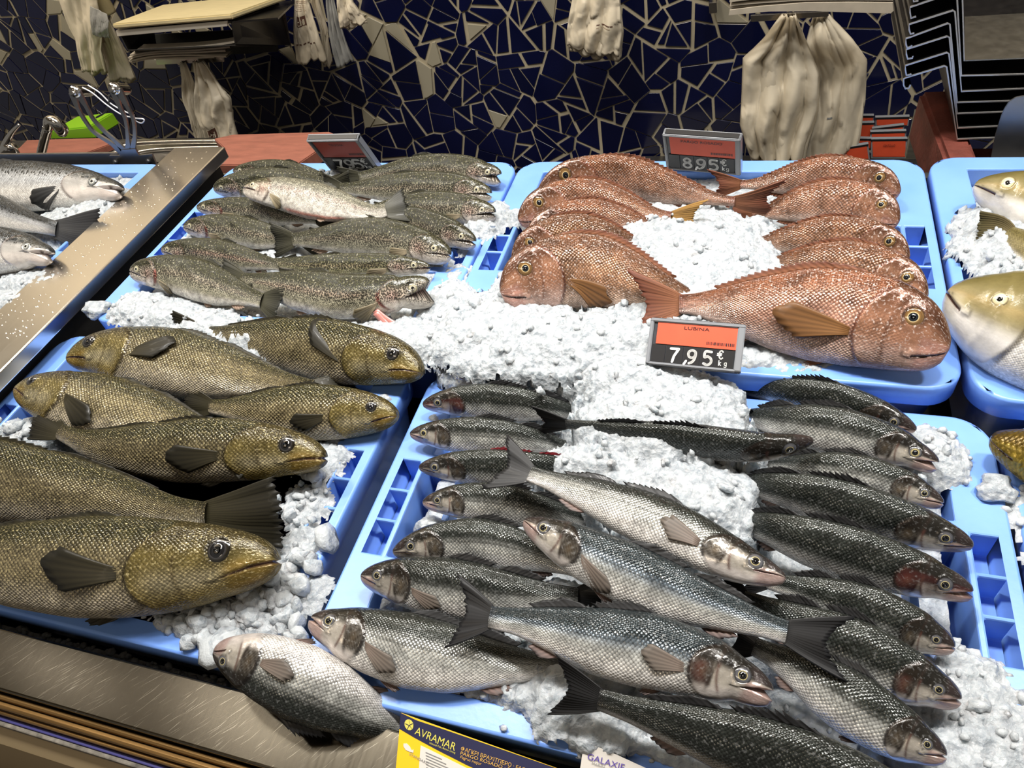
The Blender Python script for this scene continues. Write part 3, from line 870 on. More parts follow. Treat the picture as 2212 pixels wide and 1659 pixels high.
SPEC = {
 'bass': dict(sb=.865, dor=([0, .006, .02, .05, .10, .16, .24, .36, .5, .65, .78, .865, 1], [.02, .07, .13, .21, .30, .38, .44, .50, .46, .32, .195, .16, .16]),
      ven=([0, .006, .02, .05, .10, .16, .24, .38, .52, .65, .78, .865, 1], [.04, .11, .17, .235, .31, .39, .45, .50, .45, .31, .18, .15, .15]),
      thk=([0, .01, .03, .08, .16, .25, .38, .55, .7, .8, .865, 1], [.05, .10, .14, .20, .26, .28, .29, .23, .14, .085, .05, .05]),
      sg=.235, eye=(.088, .22, .0205), mouth=(.085, -.02, -.30), tail=.95, fork=.62,
      fins=[('dorsal', .34, .53, .26, 'spiny'), ('dorsal', .56, .73, .20, 'soft'), ('ventral', .30, .36, .20, 'soft'), ('ventral', .62, .71, .18, 'soft')], pec=(.245, -.20, .135, .060)),
 'trout': dict(sb=.885, dor=([0, .008, .03, .07, .14, .22, .35, .45, .6, .75, .84, .885, 1], [.03, .13, .21, .30, .38, .44, .49, .50, .43, .27, .19, .17, .17]),
      ven=([0, .008, .03, .07, .14, .22, .35, .45, .6, .72, .84, .885, 1], [.05, .15, .23, .31, .39, .44, .49, .50, .44, .29, .18, .16, .16]),
      thk=([0, .01, .04, .1, .2, .35, .5, .7, .8, .885, 1], [.05, .10, .15, .22, .28, .30, .28, .18, .11, .06, .06]),
      sg=.205, eye=(.072, .22, .0155), mouth=(.105, -.02, -.30), tail=.95, fork=.88,
      fins=[('dorsal', .44, .55, .16, 'soft'), ('dorsal', .76, .785, .10, 'soft'), ('ventral', .52, .57, .16, 'soft'), ('ventral', .70, .78, .18, 'soft')], pec=(.215, -.45, .11, .05)),
 'pargo': dict(sb=.82, dor=([0, .006, .02, .05, .09, .14, .2, .3, .42, .55, .68, .77, .82, 1], [.02, .09, .17, .29, .39, .46, .50, .52, .48, .36, .20, .12, .11, .11]),
      ven=([0, .006, .02, .05, .10, .17, .26, .38, .5, .62, .72, .78, .82, 1], [.05, .17, .24, .30, .35, .40, .46, .48, .42, .30, .17, .11, .10, .10]),
      thk=([0, .01, .03, .08, .15, .25, .38, .55, .7, .8, .82, 1], [.03, .06, .09, .14, .19, .215, .20, .15, .08, .045, .04, .04]),
      sg=.265, eye=(.118, .42, .0250), mouth=(.085, -.40, -.56), tail=.85, fork=.60,
      fins=[('dorsal', .27, .70, .13, 'spiny'), ('ventral', .33, .38, .14, 'soft'), ('ventral', .58, .68, .12, 'soft')], pec=(.275, -.22, .25, .062)),
 'corvina': dict(sb=.87, dor=([0, .008, .03, .07, .13, .2, .3, .4, .55, .7, .8, .87, 1], [.02, .11, .20, .29, .37, .43, .49, .50, .42, .26, .16, .13, .13]),
      ven=([0, .008, .03, .07, .13, .2, .3, .4, .55, .7, .8, .87, 1], [.03, .11, .20, .29, .37, .44, .49, .50, .43, .27, .16, .13, .13]),
      thk=([0, .01, .03, .08, .16, .25, .38, .55, .7, .8, .87, 1], [.06, .11, .15, .21, .27, .30, .30, .24, .14, .08, .05, .05]),
      sg=.27, eye=(.098, .38, .0190), mouth=(.095, -.05, -.42), tail=.72, fork=1.05,
      fins=[('dorsal', .33, .50, .12, 'spiny'), ('dorsal', .51, .76, .07, 'soft'), ('ventral', .31, .37, .16, 'soft'), ('ventral', .64, .71, .12, 'soft')], pec=(.285, -.12, .16, .055)),
 'salmon': dict(sb=.89, dor=([0, .008, .03, .07, .14, .22, .35, .45, .6, .75, .84, .89, 1], [.02, .09, .16, .24, .33, .42, .49, .50, .42, .25, .17, .15, .15]),
      ven=([0, .008, .03, .07, .14, .22, .35, .45, .6, .72, .84, .89, 1], [.04, .11, .18, .26, .36, .43, .49, .50, .43, .28, .17, .15, .15]),
      thk=([0, .01, .04, .1, .2, .35, .5, .7, .8, .89, 1], [.05, .10, .15, .22, .28, .30, .28, .18, .11, .06, .06]),
      sg=.19, eye=(.085, .16, .0125), mouth=(.12, .0, -.26), tail=1.05, fork=.85,
      fins=[('dorsal', .45, .55, .15, 'soft'), ('ventral', .55, .60, .14, 'soft')], pec=(.20, -.35, .12, .05)),
 'cod': dict(sb=.90, dor=([0, .01, .03, .07, .14, .22, .33, .45, .6, .75, .84, .9, 1], [.03, .11, .17, .25, .35, .43, .49, .47, .36, .22, .14, .11, .11]),
      ven=([0, .01, .03, .07, .14, .22, .33, .45, .6, .75, .84, .9, 1], [.04, .13, .20, .28, .39, .46, .50, .48, .36, .2, .13, .1, .1]),
      thk=([0, .01, .04, .1, .2, .32, .5, .7, .8, .9, 1], [.08, .15, .21, .29, .35, .36, .28, .16, .1, .05, .05]),
      sg=.25, eye=(.105, .22, .0200), mouth=(.085, -.16, -.36), tail=.7, fork=.95,
      fins=[('dorsal', .32, .45, .14, 'soft'), ('dorsal', .48, .62, .12, 'soft')], pec=(.27, -.05, .12, .07)),
}
SPEC['gold'] = dict(SPEC['cod'])

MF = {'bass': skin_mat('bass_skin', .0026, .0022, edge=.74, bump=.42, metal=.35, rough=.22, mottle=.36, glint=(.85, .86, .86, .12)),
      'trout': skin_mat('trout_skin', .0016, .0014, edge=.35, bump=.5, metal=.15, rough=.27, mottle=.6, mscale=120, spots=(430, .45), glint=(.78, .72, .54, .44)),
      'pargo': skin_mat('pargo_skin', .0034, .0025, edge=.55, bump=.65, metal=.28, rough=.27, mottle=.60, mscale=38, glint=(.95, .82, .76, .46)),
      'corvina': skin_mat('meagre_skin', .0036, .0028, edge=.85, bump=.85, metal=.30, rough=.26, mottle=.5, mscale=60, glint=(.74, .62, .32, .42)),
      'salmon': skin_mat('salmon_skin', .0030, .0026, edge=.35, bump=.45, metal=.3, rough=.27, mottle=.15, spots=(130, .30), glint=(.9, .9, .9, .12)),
      'cod': skin_mat('cod_skin', .0020, .0020, edge=.12, bump=.3, metal=.05, rough=.22, mottle=.30, mscale=28),
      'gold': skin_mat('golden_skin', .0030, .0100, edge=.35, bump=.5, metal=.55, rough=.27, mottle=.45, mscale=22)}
MF['fin'] = col_mat('fish_fin', .5, .04)
MF['fin'].node_tree.nodes['Principled BSDF'].inputs['Specular IOR Level'].default_value = .3
MF['eye'] = col_mat('fish_eye', .10, 1.0)

def gill_edge(S, v, sp):
    return sp['sg'] - 0.045 * np.clip(np.abs(v + .12), 0, 1) ** 2 * 1.6

def colours(kind, S, v, sp, o, eyed):
    """pigment layout, with a painted sheen on some bass: S along the fish (snout 0 to tail 1), v from belly -1 to back +1"""
    dk = o.get('dark', 0.0)
    e = gill_edge(S, v, sp) - S
    head = sm(-.004, .006, e)
    edge = np.exp(-(e / .0065) ** 2) * (np.abs(v) < .80)
    pre = np.exp(-((S - (sp['sg'] * .66 - .03 * v * v)) / .0045) ** 2) * sm(-.75, -.6, v) * (1 - sm(.2, .35, v))
    lip = (1 - sm(sp['mouth'][0] * .75, sp['mouth'][0] * 1.05, S)) * (1 - sm(-.05, .18, v))
    if kind == 'bass':
        back, mid, belly = np.array([.030, .034, .030]), np.array([.44, .445, .42]), np.array([.76, .73, .70])
        if dk > .35: belly, mid = belly * .6, mid * .62
        c = mixc(belly, mid, sm(-.75, -.15, v)); c = mixc(c, back, sm(-.08 - dk, .42 - dk, v))
        c = mixc(c, back * .8, .55 * np.exp(-((v - .12) / .02) ** 2) * (S > .25))
        hc = mixc([.60, .55, .52], [.46, .42, .36], sm(-.8, -.3, v)); hc = mixc(hc, [.022, .020, .017], sm(.08 - dk * .6, .42 - dk * .6, v))
        op = sm(sp['sg'] * .69, sp['sg'] * .73, S) * sm(-.62, -.42, v)
        opn = .88 + .12 * np.sin(S * 420 + v * 9) * np.sin(v * 31 + S * 160)
        hc = mixc(hc, [.022, .017, .013], np.clip(op * opn * .98, 0, 1))
        hc = mixc(hc, [.17, .115, .06], .35 * np.exp(-((S - sp['sg'] * .84) / .012) ** 2) * np.exp(-((v + .12) / .2) ** 2))
        hc = mixc(hc, [.03, .022, .018], .8 * np.exp(-((S - (sp['sg'] * .70 - .02 * v)) / .006) ** 2) * sm(-.8, -.5, v))
        hc = mixc(hc, o.get('lip', [.38, .24, .22]), lip * .7)
        hc = mixc(hc, [.04, .03, .028], (1 - sm(.05, .075, S)) * sm(.05, .25, v))
        if o.get('red'): hc = mixc(hc, [.13, .02, .02], .32 * (1 - sm(.3, .5, v)) * sm(-.8, -.4, v))
        c = mixc(c, hc, head); c = mixc(c, [.018, .012, .01], edge * .9 * (v > -.6)); c = mixc(c, [.10, .04, .03], pre * .8)
        if o.get('gill'): c = mixc(c, [.16, .02, .018], .3 * np.exp(-((e - .03) / .02) ** 2) * sm(-.7, -.3, v) * (1 - sm(0, .3, v)))
        c = mixc(c, [.03, .03, .03], sm(.82, .875, S) * .85)
        if o.get('blue'): c = mixc(c, c * np.array([.75, .98, 1.35]), .8 * sm(-.2, .3, v) * (1 - head))  # bluish sheen painted into the flank colour
    elif kind == 'trout':
        back, mid, belly = np.array([.050, .050, .018]), np.array([.31, .29, .21]), np.array([.70, .66, .60])
        if o.get('pale'): back, mid = np.array([.20, .19, .14]), np.array([.55, .52, .46])
        if o.get('green'): back, mid = back * 1.15, np.array([.30, .28, .16])
        c = mixc(belly, mid, sm(-.85, -.45, v)); c = mixc(c, back, sm(-.05, .55, v))
        c = mixc(c, [.46, .24, .20], o.get('band', .16) * np.exp(-((v - .05) / .16) ** 2) * sm(.2, .3, S) * (1 - sm(.75, .85, S)))
        hc = mixc([.66, .60, .54], [.40, .34, .27], sm(-.7, -.1, v)); hc = mixc(hc, [.05, .048, .022], sm(.12, .55, v))
        hc = mixc(hc, [.50, .25, .22], .45 * np.exp(-((S - .15) / .03) ** 2) * np.exp(-((v + .1) / .3) ** 2))
        hc = mixc(hc, [.55, .50, .44], lip * .6)
        c = mixc(c, hc, head); c = mixc(c, [.10, .05, .035], edge * .75); c = mixc(c, [.12, .09, .06], pre * .6)
        if o.get('gill'): c = mixc(c, [.40, .03, .03], .6 * np.exp(-((e + .004) / .008) ** 2) * sm(-.8, -.5, v) * (1 - sm(.0, .25, v)))
        if o.get('slit'): c = mixc(c, [.62, .24, .19], np.exp(-((v + .93) / .06) ** 2) * sm(.3, .36, S) * (1 - sm(.66, .72, S)))
        c = mixc(c, back * .8, sm(.86, .90, S) * .7)
    elif kind == 'pargo':
        br = o.get('brown', .3)
        back = np.array([.20, .070, .030]) * (1 - br) + np.array([.10, .045, .018]) * br
        mid = np.array([.46, .245, .175]) * (1 - br) + np.array([.30, .16, .075]) * br
        belly = np.array([.62, .44, .37]) * (1 - br) + np.array([.50, .36, .26]) * br
        c = mixc(belly, mid, sm(-.8, -.2, v)); c = mixc(c, back, sm(.05, .85, v))
        c = mixc(c, back * .5, .6 * np.exp(-((v - .42 + .25 * S) / .018) ** 2) * (S > .26) * (S < .8))
        hc = mixc([.50, .33, .27], [.34, .165, .10], sm(-.7, -.1, v)); hc = mixc(hc, [.10, .040, .020], sm(.15, .75, v))
        hc = mixc(hc, [.42, .22, .18], lip * .7)
        c = mixc(c, hc, head); c = mixc(c, [.10, .025, .015], edge * .8); c = mixc(c, [.13, .05, .03], pre * .7)
        c = mixc(c, [.20, .05, .04], sm(.77, .83, S) * .5)
    elif kind == 'corvina':
        back, mid, belly = np.array([.034, .031, .010]), np.array([.19, .155, .085]), np.array([.44, .385, .295])
        if dk: mid, belly = mid * (1 - dk), belly * (1 - dk)
        c = mixc(belly, mid, sm(-.85, -.2, v)); c = mixc(c, back, sm(.05, .75, v))
        hc = mixc([.20, .145, .040], [.15, .115, .036], sm(-.8, -.2, v)); hc = mixc(hc, [.33, .29, .19], .7 * np.exp(-((v + .35) / .25) ** 2) * sm(.06, .12, S) * (1 - sm(.2, .26, S)))
        hc = mixc(hc, [.045, .034, .010], sm(.15, .65, v)); hc = mixc(hc, [.15, .095, .018], lip * .8)
        c = mixc(c, hc, head); c = mixc(c, [.02, .013, .006], edge * .85); c = mixc(c, [.07, .05, .02], pre * .7)
        c = mixc(c, [.025, .02, .012], sm(.84, .88, S) * .8)
    elif kind == 'salmon':
        back, mid, belly = np.array([.035, .040, .045]), np.array([.50, .51, .52]), np.array([.90, .86, .80])
        c = mixc(belly, mid, sm(-.5, .05, v)); c = mixc(c, back, sm(.12 - dk, .62 - dk, v))
        hc = mixc([.80, .73, .67], [.50, .48, .45], sm(-.5, .0, v)); hc = mixc(hc, [.03, .034, .036], sm(.10, .45, v))
        hc = mixc(hc, [.62, .50, .46], lip * .4)
        c = mixc(c, hc, head); c = mixc(c, [.25, .18, .16], edge * .6)
        c = mixc(c, back * .7, sm(.84, .90, S) * .8)
    elif kind == 'cod':
        back, mid, belly = np.array([.13, .105, .035]), np.array([.27, .225, .11]), np.array([.82, .79, .75])
        c = mixc(belly, mid, sm(-.50, -.12, v)); c = mixc(c, back, sm(.0, .7, v))
        c = mixc(c, [.42, .30, .12], .5 * np.exp(-((v - .05) / .10) ** 2) * head)
        c = mixc(c, [.45, .40, .30], lip * .4); c = mixc(c, [.20, .15, .07], edge * .5)
    else:
        c = mixc([.30, .21, .03], [.10, .062, .008], sm(-.2, .5, v))
        c = mixc(c, [.55, .42, .12], .6 * np.exp(-((v + .30) / .05) ** 2) + .5 * np.exp(-((v - .12) / .04) ** 2))
        c = mixc(c, [.09, .055, .01], lip * .5)
    c = c * o.get('bright', 1.0)
    scale = (1 - head) * (1 - sm(.86, .90, S)) if kind != 'gold' else np.ones(S.shape)
    if kind == 'corvina': scale = np.maximum(scale, .55 * head * sm(.06, .10, S))
    if kind == 'pargo': scale = np.maximum(scale, .45 * head * sm(.10, .15, S) * (1 - sm(.1, .5, v)))
    return c, np.clip(scale, 0, 1), e

FINCOL = {'bass': ([.020, .020, .021], [.008, .008, .009]), 'trout': ([.055, .052, .034], [.016, .016, .012]), 'pargo': ([.24, .10, .05], [.12, .04, .025]),
          'corvina': ([.028, .024, .012], [.008, .007, .004]), 'salmon': ([.05, .05, .05], [.02, .02, .022]), 'cod': ([.13, .10, .045], [.06, .05, .02]), 'gold': ([.2, .14, .03], [.08, .05, .01])}

def fish(kind, pts, h, z0, label, name, cat, group, z1=None, roll=0, flip=False, jaw=0.0, **o):
    sp = dict(SPEC[kind]); sp.update(o.get('spec', {}))
    z1 = z0 if z1 is None else z1
    n = len(pts)
    t = np.linspace(0, 1, n)
    P = np.array([at_z(p[0], p[1], p[2] if len(p) > 2 else z0 + (z1 - z0) * tt) for p, tt in zip(pts, t)])
    C = catmull(P, 40)
    d = np.r_[0, np.cumsum(np.linalg.norm(np.diff(C, axis=0), axis=1))]
    L = d[-1]
    g = np.linspace(0, L, 160)
    C = np.stack([np.interp(g, d, C[:, k]) for k in range(3)], -1)
    T = np.gradient(C, axis=0); T /= np.linalg.norm(T, axis=1)[:, None]
    # dorsal and side directions: the side faces the camera, then roll tips the back towards it
    mid = C[70]
    toc = CO - mid; toc /= np.linalg.norm(toc)
    Lx = toc - T * (T @ toc)[:, None]; Lx /= np.linalg.norm(Lx, axis=1)[:, None]
    D = np.cross(Lx, T); D /= np.linalg.norm(D, axis=1)[:, None]
    imup = -AX[:, 1]
    if (D[70] @ imup > 0) == bool(flip): D = -D
    a = math.radians(roll)
    D, Lx = D * math.cos(a) + Lx * math.sin(a), Lx * math.cos(a) - D * math.sin(a)
    H = h * depth_of(mid) / F_PX
    H *= o.get('hk', 1.0)
    def at(x, lat, dor):
        x = np.asarray(x, float)
        xi = np.clip(x, 0, L)
        def ip(A): return np.stack([np.interp(xi, g, A[:, k]) for k in range(3)], -1)
        base = ip(C) + (x - xi)[..., None] * ip(T)
        return base + np.asarray(lat)[..., None] * ip(Lx) + np.asarray(dor)[..., None] * ip(D)
    gg, fd = profile(*sp['dor']); _, fv = profile(*sp['ven']); _, ft = profile(*sp['thk'])
    fd, fv, ft = fd * H, fv * H, ft * H * o.get('thick', 1.0)
    root = empty(name, P[n // 2], label, cat, group)
    org = np.array(P[n // 2])
    sb = sp['sb']
    S1 = np.concatenate([np.linspace(0, .03, 12)[:-1] ** 1.5 * .03 ** -.5, np.linspace(.03, sp['sg'] + .03, 74)[:-1], np.linspace(sp['sg'] + .03, sb, 62)])
    sm_, vm0, vm1 = sp['mouth']
    vmS = vm0 + (vm1 - vm0) * np.clip(S1 / sm_, 0, 1)
    phm = np.degrees(np.arcsin(vmS))
    cols = []
    for side, (nu, nl) in ((1, (24, 20)), (-1, (7, 6))):
        up = [('u', f) for f in np.linspace(0, 1, nu)]; lo = [('l', f) for f in np.linspace(0, 1, nl)]
        seq = up + [('m', 0)] + lo
        if side < 0: seq = seq[::-1]
        cols += [(side, k, f) for k, f in seq]
    ns, nr = len(S1), len(cols)
    X = np.zeros((ns, nr)); LA = np.zeros((ns, nr)); DO = np.zeros((ns, nr)); PH = np.zeros((ns, nr)); SS = np.repeat(S1[:, None], nr, 1); part = np.zeros(nr, int)
    dS, vS, tS = np.interp(S1, gg, fd), np.interp(S1, gg, fv), np.interp(S1, gg, ft)
    tp_ = np.ones(ns); tp_[:3] = (.05, .62, .86); dS, vS, tS = dS * tp_, vS * tp_, tS * tp_
    for c_, (side, k, f) in enumerate(cols):
        if k == 'u': ph = 90 + (phm + 1.2 - 90) * f; part[c_] = 1
        elif k == 'l': ph = (phm - 1.2) + (-90 - (phm - 1.2)) * f; part[c_] = -1
        else: ph = phm
        PH[:, c_] = ph
        r = np.radians(ph)
        LA[:, c_] = side * tS * np.clip(np.cos(r), 0, 1) ** .88
        sn = np.sin(r)
        DO[:, c_] = np.where(sn > 0, dS * sn, vS * sn)
        X[:, c_] = S1 * L
    V_ = np.sin(np.radians(PH))
    cl, scl, e = colours(kind, SS, V_, sp, o, True)
    # gill cover plate, eye rim
    fade = np.cos(np.radians(PH)) ** .5
    plate = np.where(e > 0, np.exp(-e / .035) * .030, -.022 * np.exp(e / .012)) * (1 - np.exp(-(e / .004) ** 2))
    pre_ = np.exp(-((SS - (sp['sg'] * .66 - .03 * V_ * V_)) / .010) ** 2) * .008
    LA += np.sign(LA) * H * (plate + pre_) * np.clip(fade, 0, 1) * (SS > .02)
    es, ev, er = sp['eye']
    re_ = er * L * o.get('eyek', 1.0)
    ex = es * L
    ed = np.interp(es, gg, fd) * ev
    rr = np.sqrt((X - ex) ** 2 + (DO - ed) ** 2) / re_
    LA += np.where(LA > 0, re_ * (.16 * np.exp(-((rr - 1.22) / .22) ** 2) - .10 * np.exp(-(rr / .8) ** 4)), 0)
    cl = mixc(cl, np.array([.03, .028, .025]) if kind != 'cod' else np.array([.16, .12, .05]), np.exp(-((rr - 1.12) / .16) ** 2) * (LA > 0) * .7)
    # maxilla: a raised strap along the mouth
    mx_s, mx_v = SS / sp['mouth'][0], V_ - (sp['mouth'][1] + (sp['mouth'][2] - sp['mouth'][1]) * np.clip(SS / sp['mouth'][0], 0, 1.3))
    mr_ = np.sqrt(((mx_s - .78) / .52) ** 2 + ((mx_v - .10) / (.07 + .07 * np.clip(mx_s, 0, 1.2))) ** 2)
    LA += np.sign(LA) * H * .012 * (1 - sm(.85, 1.05, mr_))
    cl = mixc(cl, cl * .35, np.exp(-((mr_ - 1.08) / .10) ** 2) * .8 * (SS > .012))
    # mouth: jaws turn about the corner, the inner row is drawn back into the mouth
    inn = np.array([k == 'm' for _, k, _ in cols])
    px_ = sm_ * L; pd = np.where(vm1 > 0, np.interp(sm_, gg, fd), np.interp(sm_, gg, fv)) * vm1
    w = 1 - sm(sm_ - .012, sm_ + .05, SS)
    ju, jl = jaw * .35, jaw * .65
    ang = np.radians(np.where(part[None, :] > 0, ju, np.where(part[None, :] < 0, -jl, 0))) * w
    dx, dd = X - px_, DO - pd
    X = px_ + dx * np.cos(ang) + dd * np.sin(ang)
    DO = pd + dd * np.cos(ang) - dx * np.sin(ang)
    infront = (SS < sm_) & inn[None, :]
    back_ = (.30 if jaw > 7 else .10)
    X = np.where(infront, X + (px_ - X) * back_, X)
    LA = np.where(infront, LA * (.25 if jaw > 7 else .80), LA)
    mcol = np.array(o.get('mcol', [.10, .045, .04] if kind not in ('salmon',) else [.03, .012, .012]))
    near = np.abs(PH - phm[:, None]) < 4
    cl = np.where((infront | (near & (SS < sm_) & (jaw <= 4)))[..., None], mcol * (1 if jaw > 4 else .6), cl)
    # small hand-made irregularities of a soft body
    seed = (sum(int(q) for p in pts for q in p[:2])) % 97
    LA = LA * (1 + .035 * np.sin(SS * 21 + seed + V_ * 2) + .02 * np.sin(SS * 43 + seed * 2 + V_ * 5))
    Vw = at(X, LA, DO).reshape(-1, 3)
    # UV in metres along and around
    half = 1.22 * H
    pv = (90 - PH) / 180 * half
    UV = np.stack([SS * L, pv + seed * .01], -1)
    UV[:, [i for i, c_ in enumerate(cols) if c_[0] < 0], 1] += .5
    idx = np.arange(ns * nr).reshape(ns, nr)
    A = idx[:-1]; B = idx[1:]
    Fq = np.stack([A, np.roll(A, -1, 1), np.roll(B, -1, 1), B], -1).reshape(-1, 4)
    rgba = np.concatenate([cl, scl[..., None]], -1).reshape(-1, 4)
    body = mesh('body', Vw, Fq, MF[kind], root, rgba, UV.reshape(-1, 2), True, org)
    # face winding outwards
    i0 = len(body.data.polygons) // 2
    pc = body.data.polygons[i0]
    sc_ = np.array(pc.center) + org
    k_ = int(np.argmin(np.linalg.norm(C - sc_, axis=1)))
    if (sc_ - C[k_]) @ np.array(pc.normal) < 0: body.data.flip_normals()
    if kind in ('trout', 'salmon'):
        at_ = body.data.attributes.new('spot', 'FLOAT', 'POINT')
        sv = sm(-.85, .0, V_) * (1 if kind == 'trout' else sm(.05, .4, V_)) * o.get('spot', 1.0)
        at_.data.foreach_set('value', sv.ravel())
    # eye
    cosv = math.sqrt(max(1 - ev * ev, 0))
    el = float(np.interp(es, gg, ft)) * cosv ** .88
    def surf(x, d_):
        s_ = x / L
        v_ = d_ / (np.interp(s_, gg, fd) if d_ > 0 else np.interp(s_, gg, fv))
        return float(np.interp(s_, gg, ft)) * max(1 - v_ * v_, .02) ** .44
    ek = o.get('eyecol') or {'bass': ([.34, .29, .14], [.10, .10, .11]), 'trout': ([.50, .47, .36], [.30, .27, .17]), 'pargo': ([.40, .31, .16], [.20, .11, .04]), 'corvina': ([.030, .028, .028], [.02, .017, .012]),
          'salmon': ([.50, .50, .46], [.12, .13, .13]), 'cod': ([.80, .70, .48], [.62, .52, .30]), 'gold': ([.2, .15, .05], [.1, .07, .02])}[kind]
    pr = {'cod': .42, 'salmon': .38, 'trout': .40, 'corvina': .7}.get(kind, .52)
    rings = [0, pr * .5, pr, pr * 1.06, pr * 1.06 + .05, .80, .90, 1.0, 1.14]
    EV, EC = [], []
    nk = 22
    irisc, outer = np.array(ek[0]), np.array(ek[1])
    cc = [np.array([.008, .008, .009])] * 3 + [irisc * 1.25, irisc * 1.1, irisc * .8, outer, outer * .6, outer * .25]
    if kind == 'pargo': cc = [np.array([.012, .014, .018])] * 3 + [irisc * 1.5, irisc * 1.2, outer * 1.1, outer * .6, outer * .9, outer * .25]
    rings[5] = pr * 1.06 + .12
    if kind == 'bass' and not o.get('clearring'):
        cc = [np.array([.008, .008, .009])] * 3 + [irisc * 1.3, irisc * 1.1, outer * .9, outer * .8, outer * .5, outer * .25]
        pr = .5
    for ri, (q, c_) in enumerate(zip(rings, cc)):
        hz = re_ * (.30 * math.sqrt(max(1 - (q / 1.2) ** 2, 0)) - .02)
        for k in range(nk if ri else 1):
            th = 2 * math.pi * k / nk
            ox, oy = q * re_ * math.cos(th), q * re_ * math.sin(th)
            EV.append((ex + ox, surf(ex + ox, ed + oy) * .6 + el * .4 + hz, ed + oy)); EC.append(c_)
    EF = [(0, 1 + k, 1 + (k + 1) % nk) for k in range(nk)]
    for ri in range(len(rings) - 2):
        for k in range(nk):
            a_, b_ = 1 + ri * nk + k, 1 + ri * nk + (k + 1) % nk
            EF.append((a_, b_, b_ + nk, a_ + nk))
    EV = np.array(EV)
    EV = at(EV[:, 0], EV[:, 1], EV[:, 2])
    npup = 1 + 2 * nk
    eye = mesh('eye', EV[:], [f for f in EF if max(f) >= npup], MF['eye'], root, np.array(EC), None, True, org)
    mesh('pupil', EV[:npup], [f for f in EF if max(f) < npup], MF['eye'], eye, np.array(EC)[:npup], None, True, org)
    # fins ------------------------------------------------------------
    fc = o.get('fincol', FINCOL[kind])
    rs = np.random.RandomState(seed + 3)
    def fin(nm, base, tip, m=6, thick=.0007, bend=None, cols_=fc, wav=.0006, tipw=0.0):
        """base, tip: arrays (n,3) of (x, lat, dor); rays run from base to tip"""
        nb = len(base)
        j = np.linspace(0, 1, m)
        G = base[:, None, :] * (1 - j[None, :, None]) + tip[:, None, :] * j[None, :, None]
        if bend is not None: G = G + bend[:, None, :] * (j * j - j)[None, :, None]
        cor = np.where(np.arange(nb) % 2, 1, -1)[:, None] * wav * (0.3 + j[None, :])
        c0 = np.array(cols_[0]); c1 = np.array(cols_[1])
        cc = c0[None, None] * (1 - j[None, :, None]) + c1[None, None] * j[None, :, None]
        cc = cc * np.where(np.arange(nb) % 2, 1.25, .75)[:, None, None]
        Vs, Fs = [], []
        N_ = nb * m
        for sgn in (1, -1):
            Vs.append(at(G[..., 0], G[..., 1] + cor + sgn * thick * .5 * (1.2 - .7 * j[None, :]), G[..., 2]).reshape(-1, 3))
        ii = np.arange(N_).reshape(nb, m)
        q = np.stack([ii[:-1, :-1], ii[1:, :-1], ii[1:, 1:], ii[:-1, 1:]], -1).reshape(-1, 4)
        bd = np.concatenate([ii[:, 0], ii[-1, 1:], ii[-2::-1, -1], ii[0, -2:0:-1]])
        bn = np.roll(bd, -1)
        side = np.stack([bd, bd + N_, bn + N_, bn], -1)
        Fq = np.vstack([q, q[:, ::-1] + N_, side])
        c2 = np.vstack([cc.reshape(-1, 3)] * 2)
        return mesh(nm, np.vstack(Vs), Fq, MF['fin'], root, c2, None, True, org)
    # tail
    if o.get('tail', True):
        nr_ = 35
        u = np.linspace(-1, 1, nr_)
        hd, hv = float(np.interp(sb, gg, fd)), float(np.interp(sb, gg, fv))
        base = np.stack([np.full(nr_, (sb - .012) * L), np.zeros(nr_), np.where(u > 0, u * hd, u * hv) * .96], -1)
        tw = sp['tail'] * H * .5 * o.get('tailk', 1.0)
        f_ = sp['fork']
        ln = (1 - sb) * L * (f_ + (1 - f_) * np.abs(u) ** 1.4) * (1 + .03 * rs.randn(nr_))
        if f_ > 1: ln = (1 - sb) * L * (1 - (f_ - 1) * np.abs(u) ** 2) * (1 + .03 * rs.randn(nr_))
        tip = np.stack([sb * L + ln, .0016 * np.sin(u * 5 + seed), u * tw * (.93 + .07 * np.abs(u))], -1)
        bend = np.stack([np.zeros(nr_), np.zeros(nr_), u * tw * -.15], -1)
        fin('tail_fin', base, tip, 9, bend=bend, cols_=o.get('tailcol', fc))
    nm_of = {'dorsal': 'dorsal_fin', 'ventral': 'anal_fin'}
    first = True
    for (where, s0, s1, hf, typ) in sp['fins']:
        if o.get('nofins') and where == 'ventral': continue
        sgn = 1 if where == 'dorsal' else -1
        nb = max(9, int((s1 - s0) * 100)) if typ == 'spiny' else max(11, int((s1 - s0) * 120))
        s_ = np.linspace(s0, s1, nb)
        f = np.interp(s_, gg, fd if sgn > 0 else fv)
        uu = np.linspace(0, 1, nb)
        hh = H * hf * (np.minimum(1, .35 + uu * 3.0) * (1 - .65 * uu)) * o.get('finh', 1.0)
        if typ == 'spiny': hh = hh * np.where(np.arange(nb) % 2, .72, 1.08)
        else: hh = hh * (1 + .06 * rs.randn(nb))
        base = np.stack([s_ * L, np.zeros(nb), sgn * f * .985], -1)
        fold = o.get('fold', 1.0)
        tip = np.stack([s_ * L + hh * 1.15 * fold, rs.randn(nb) * .0004 + (.25 * hh if sgn < 0 else 0), sgn * (f * .985 + hh * .62)], -1)
        nm = 'dorsal_fin' if sgn > 0 else ('pelvic_fin' if s0 < .5 and kind not in ('trout', 'salmon') or s0 < .6 and kind in ('trout', 'salmon') else 'anal_fin')
        cf = fc
        if o.get('finred') and sgn > 0: cf = ([.16, .01, .015], [.10, .005, .01])
        if sgn < 0 and kind == 'bass': cf = ([.20, .13, .11], [.06, .05, .05])
        if sgn < 0 and kind == 'trout': cf = ([.36, .24, .18], [.10, .08, .06])
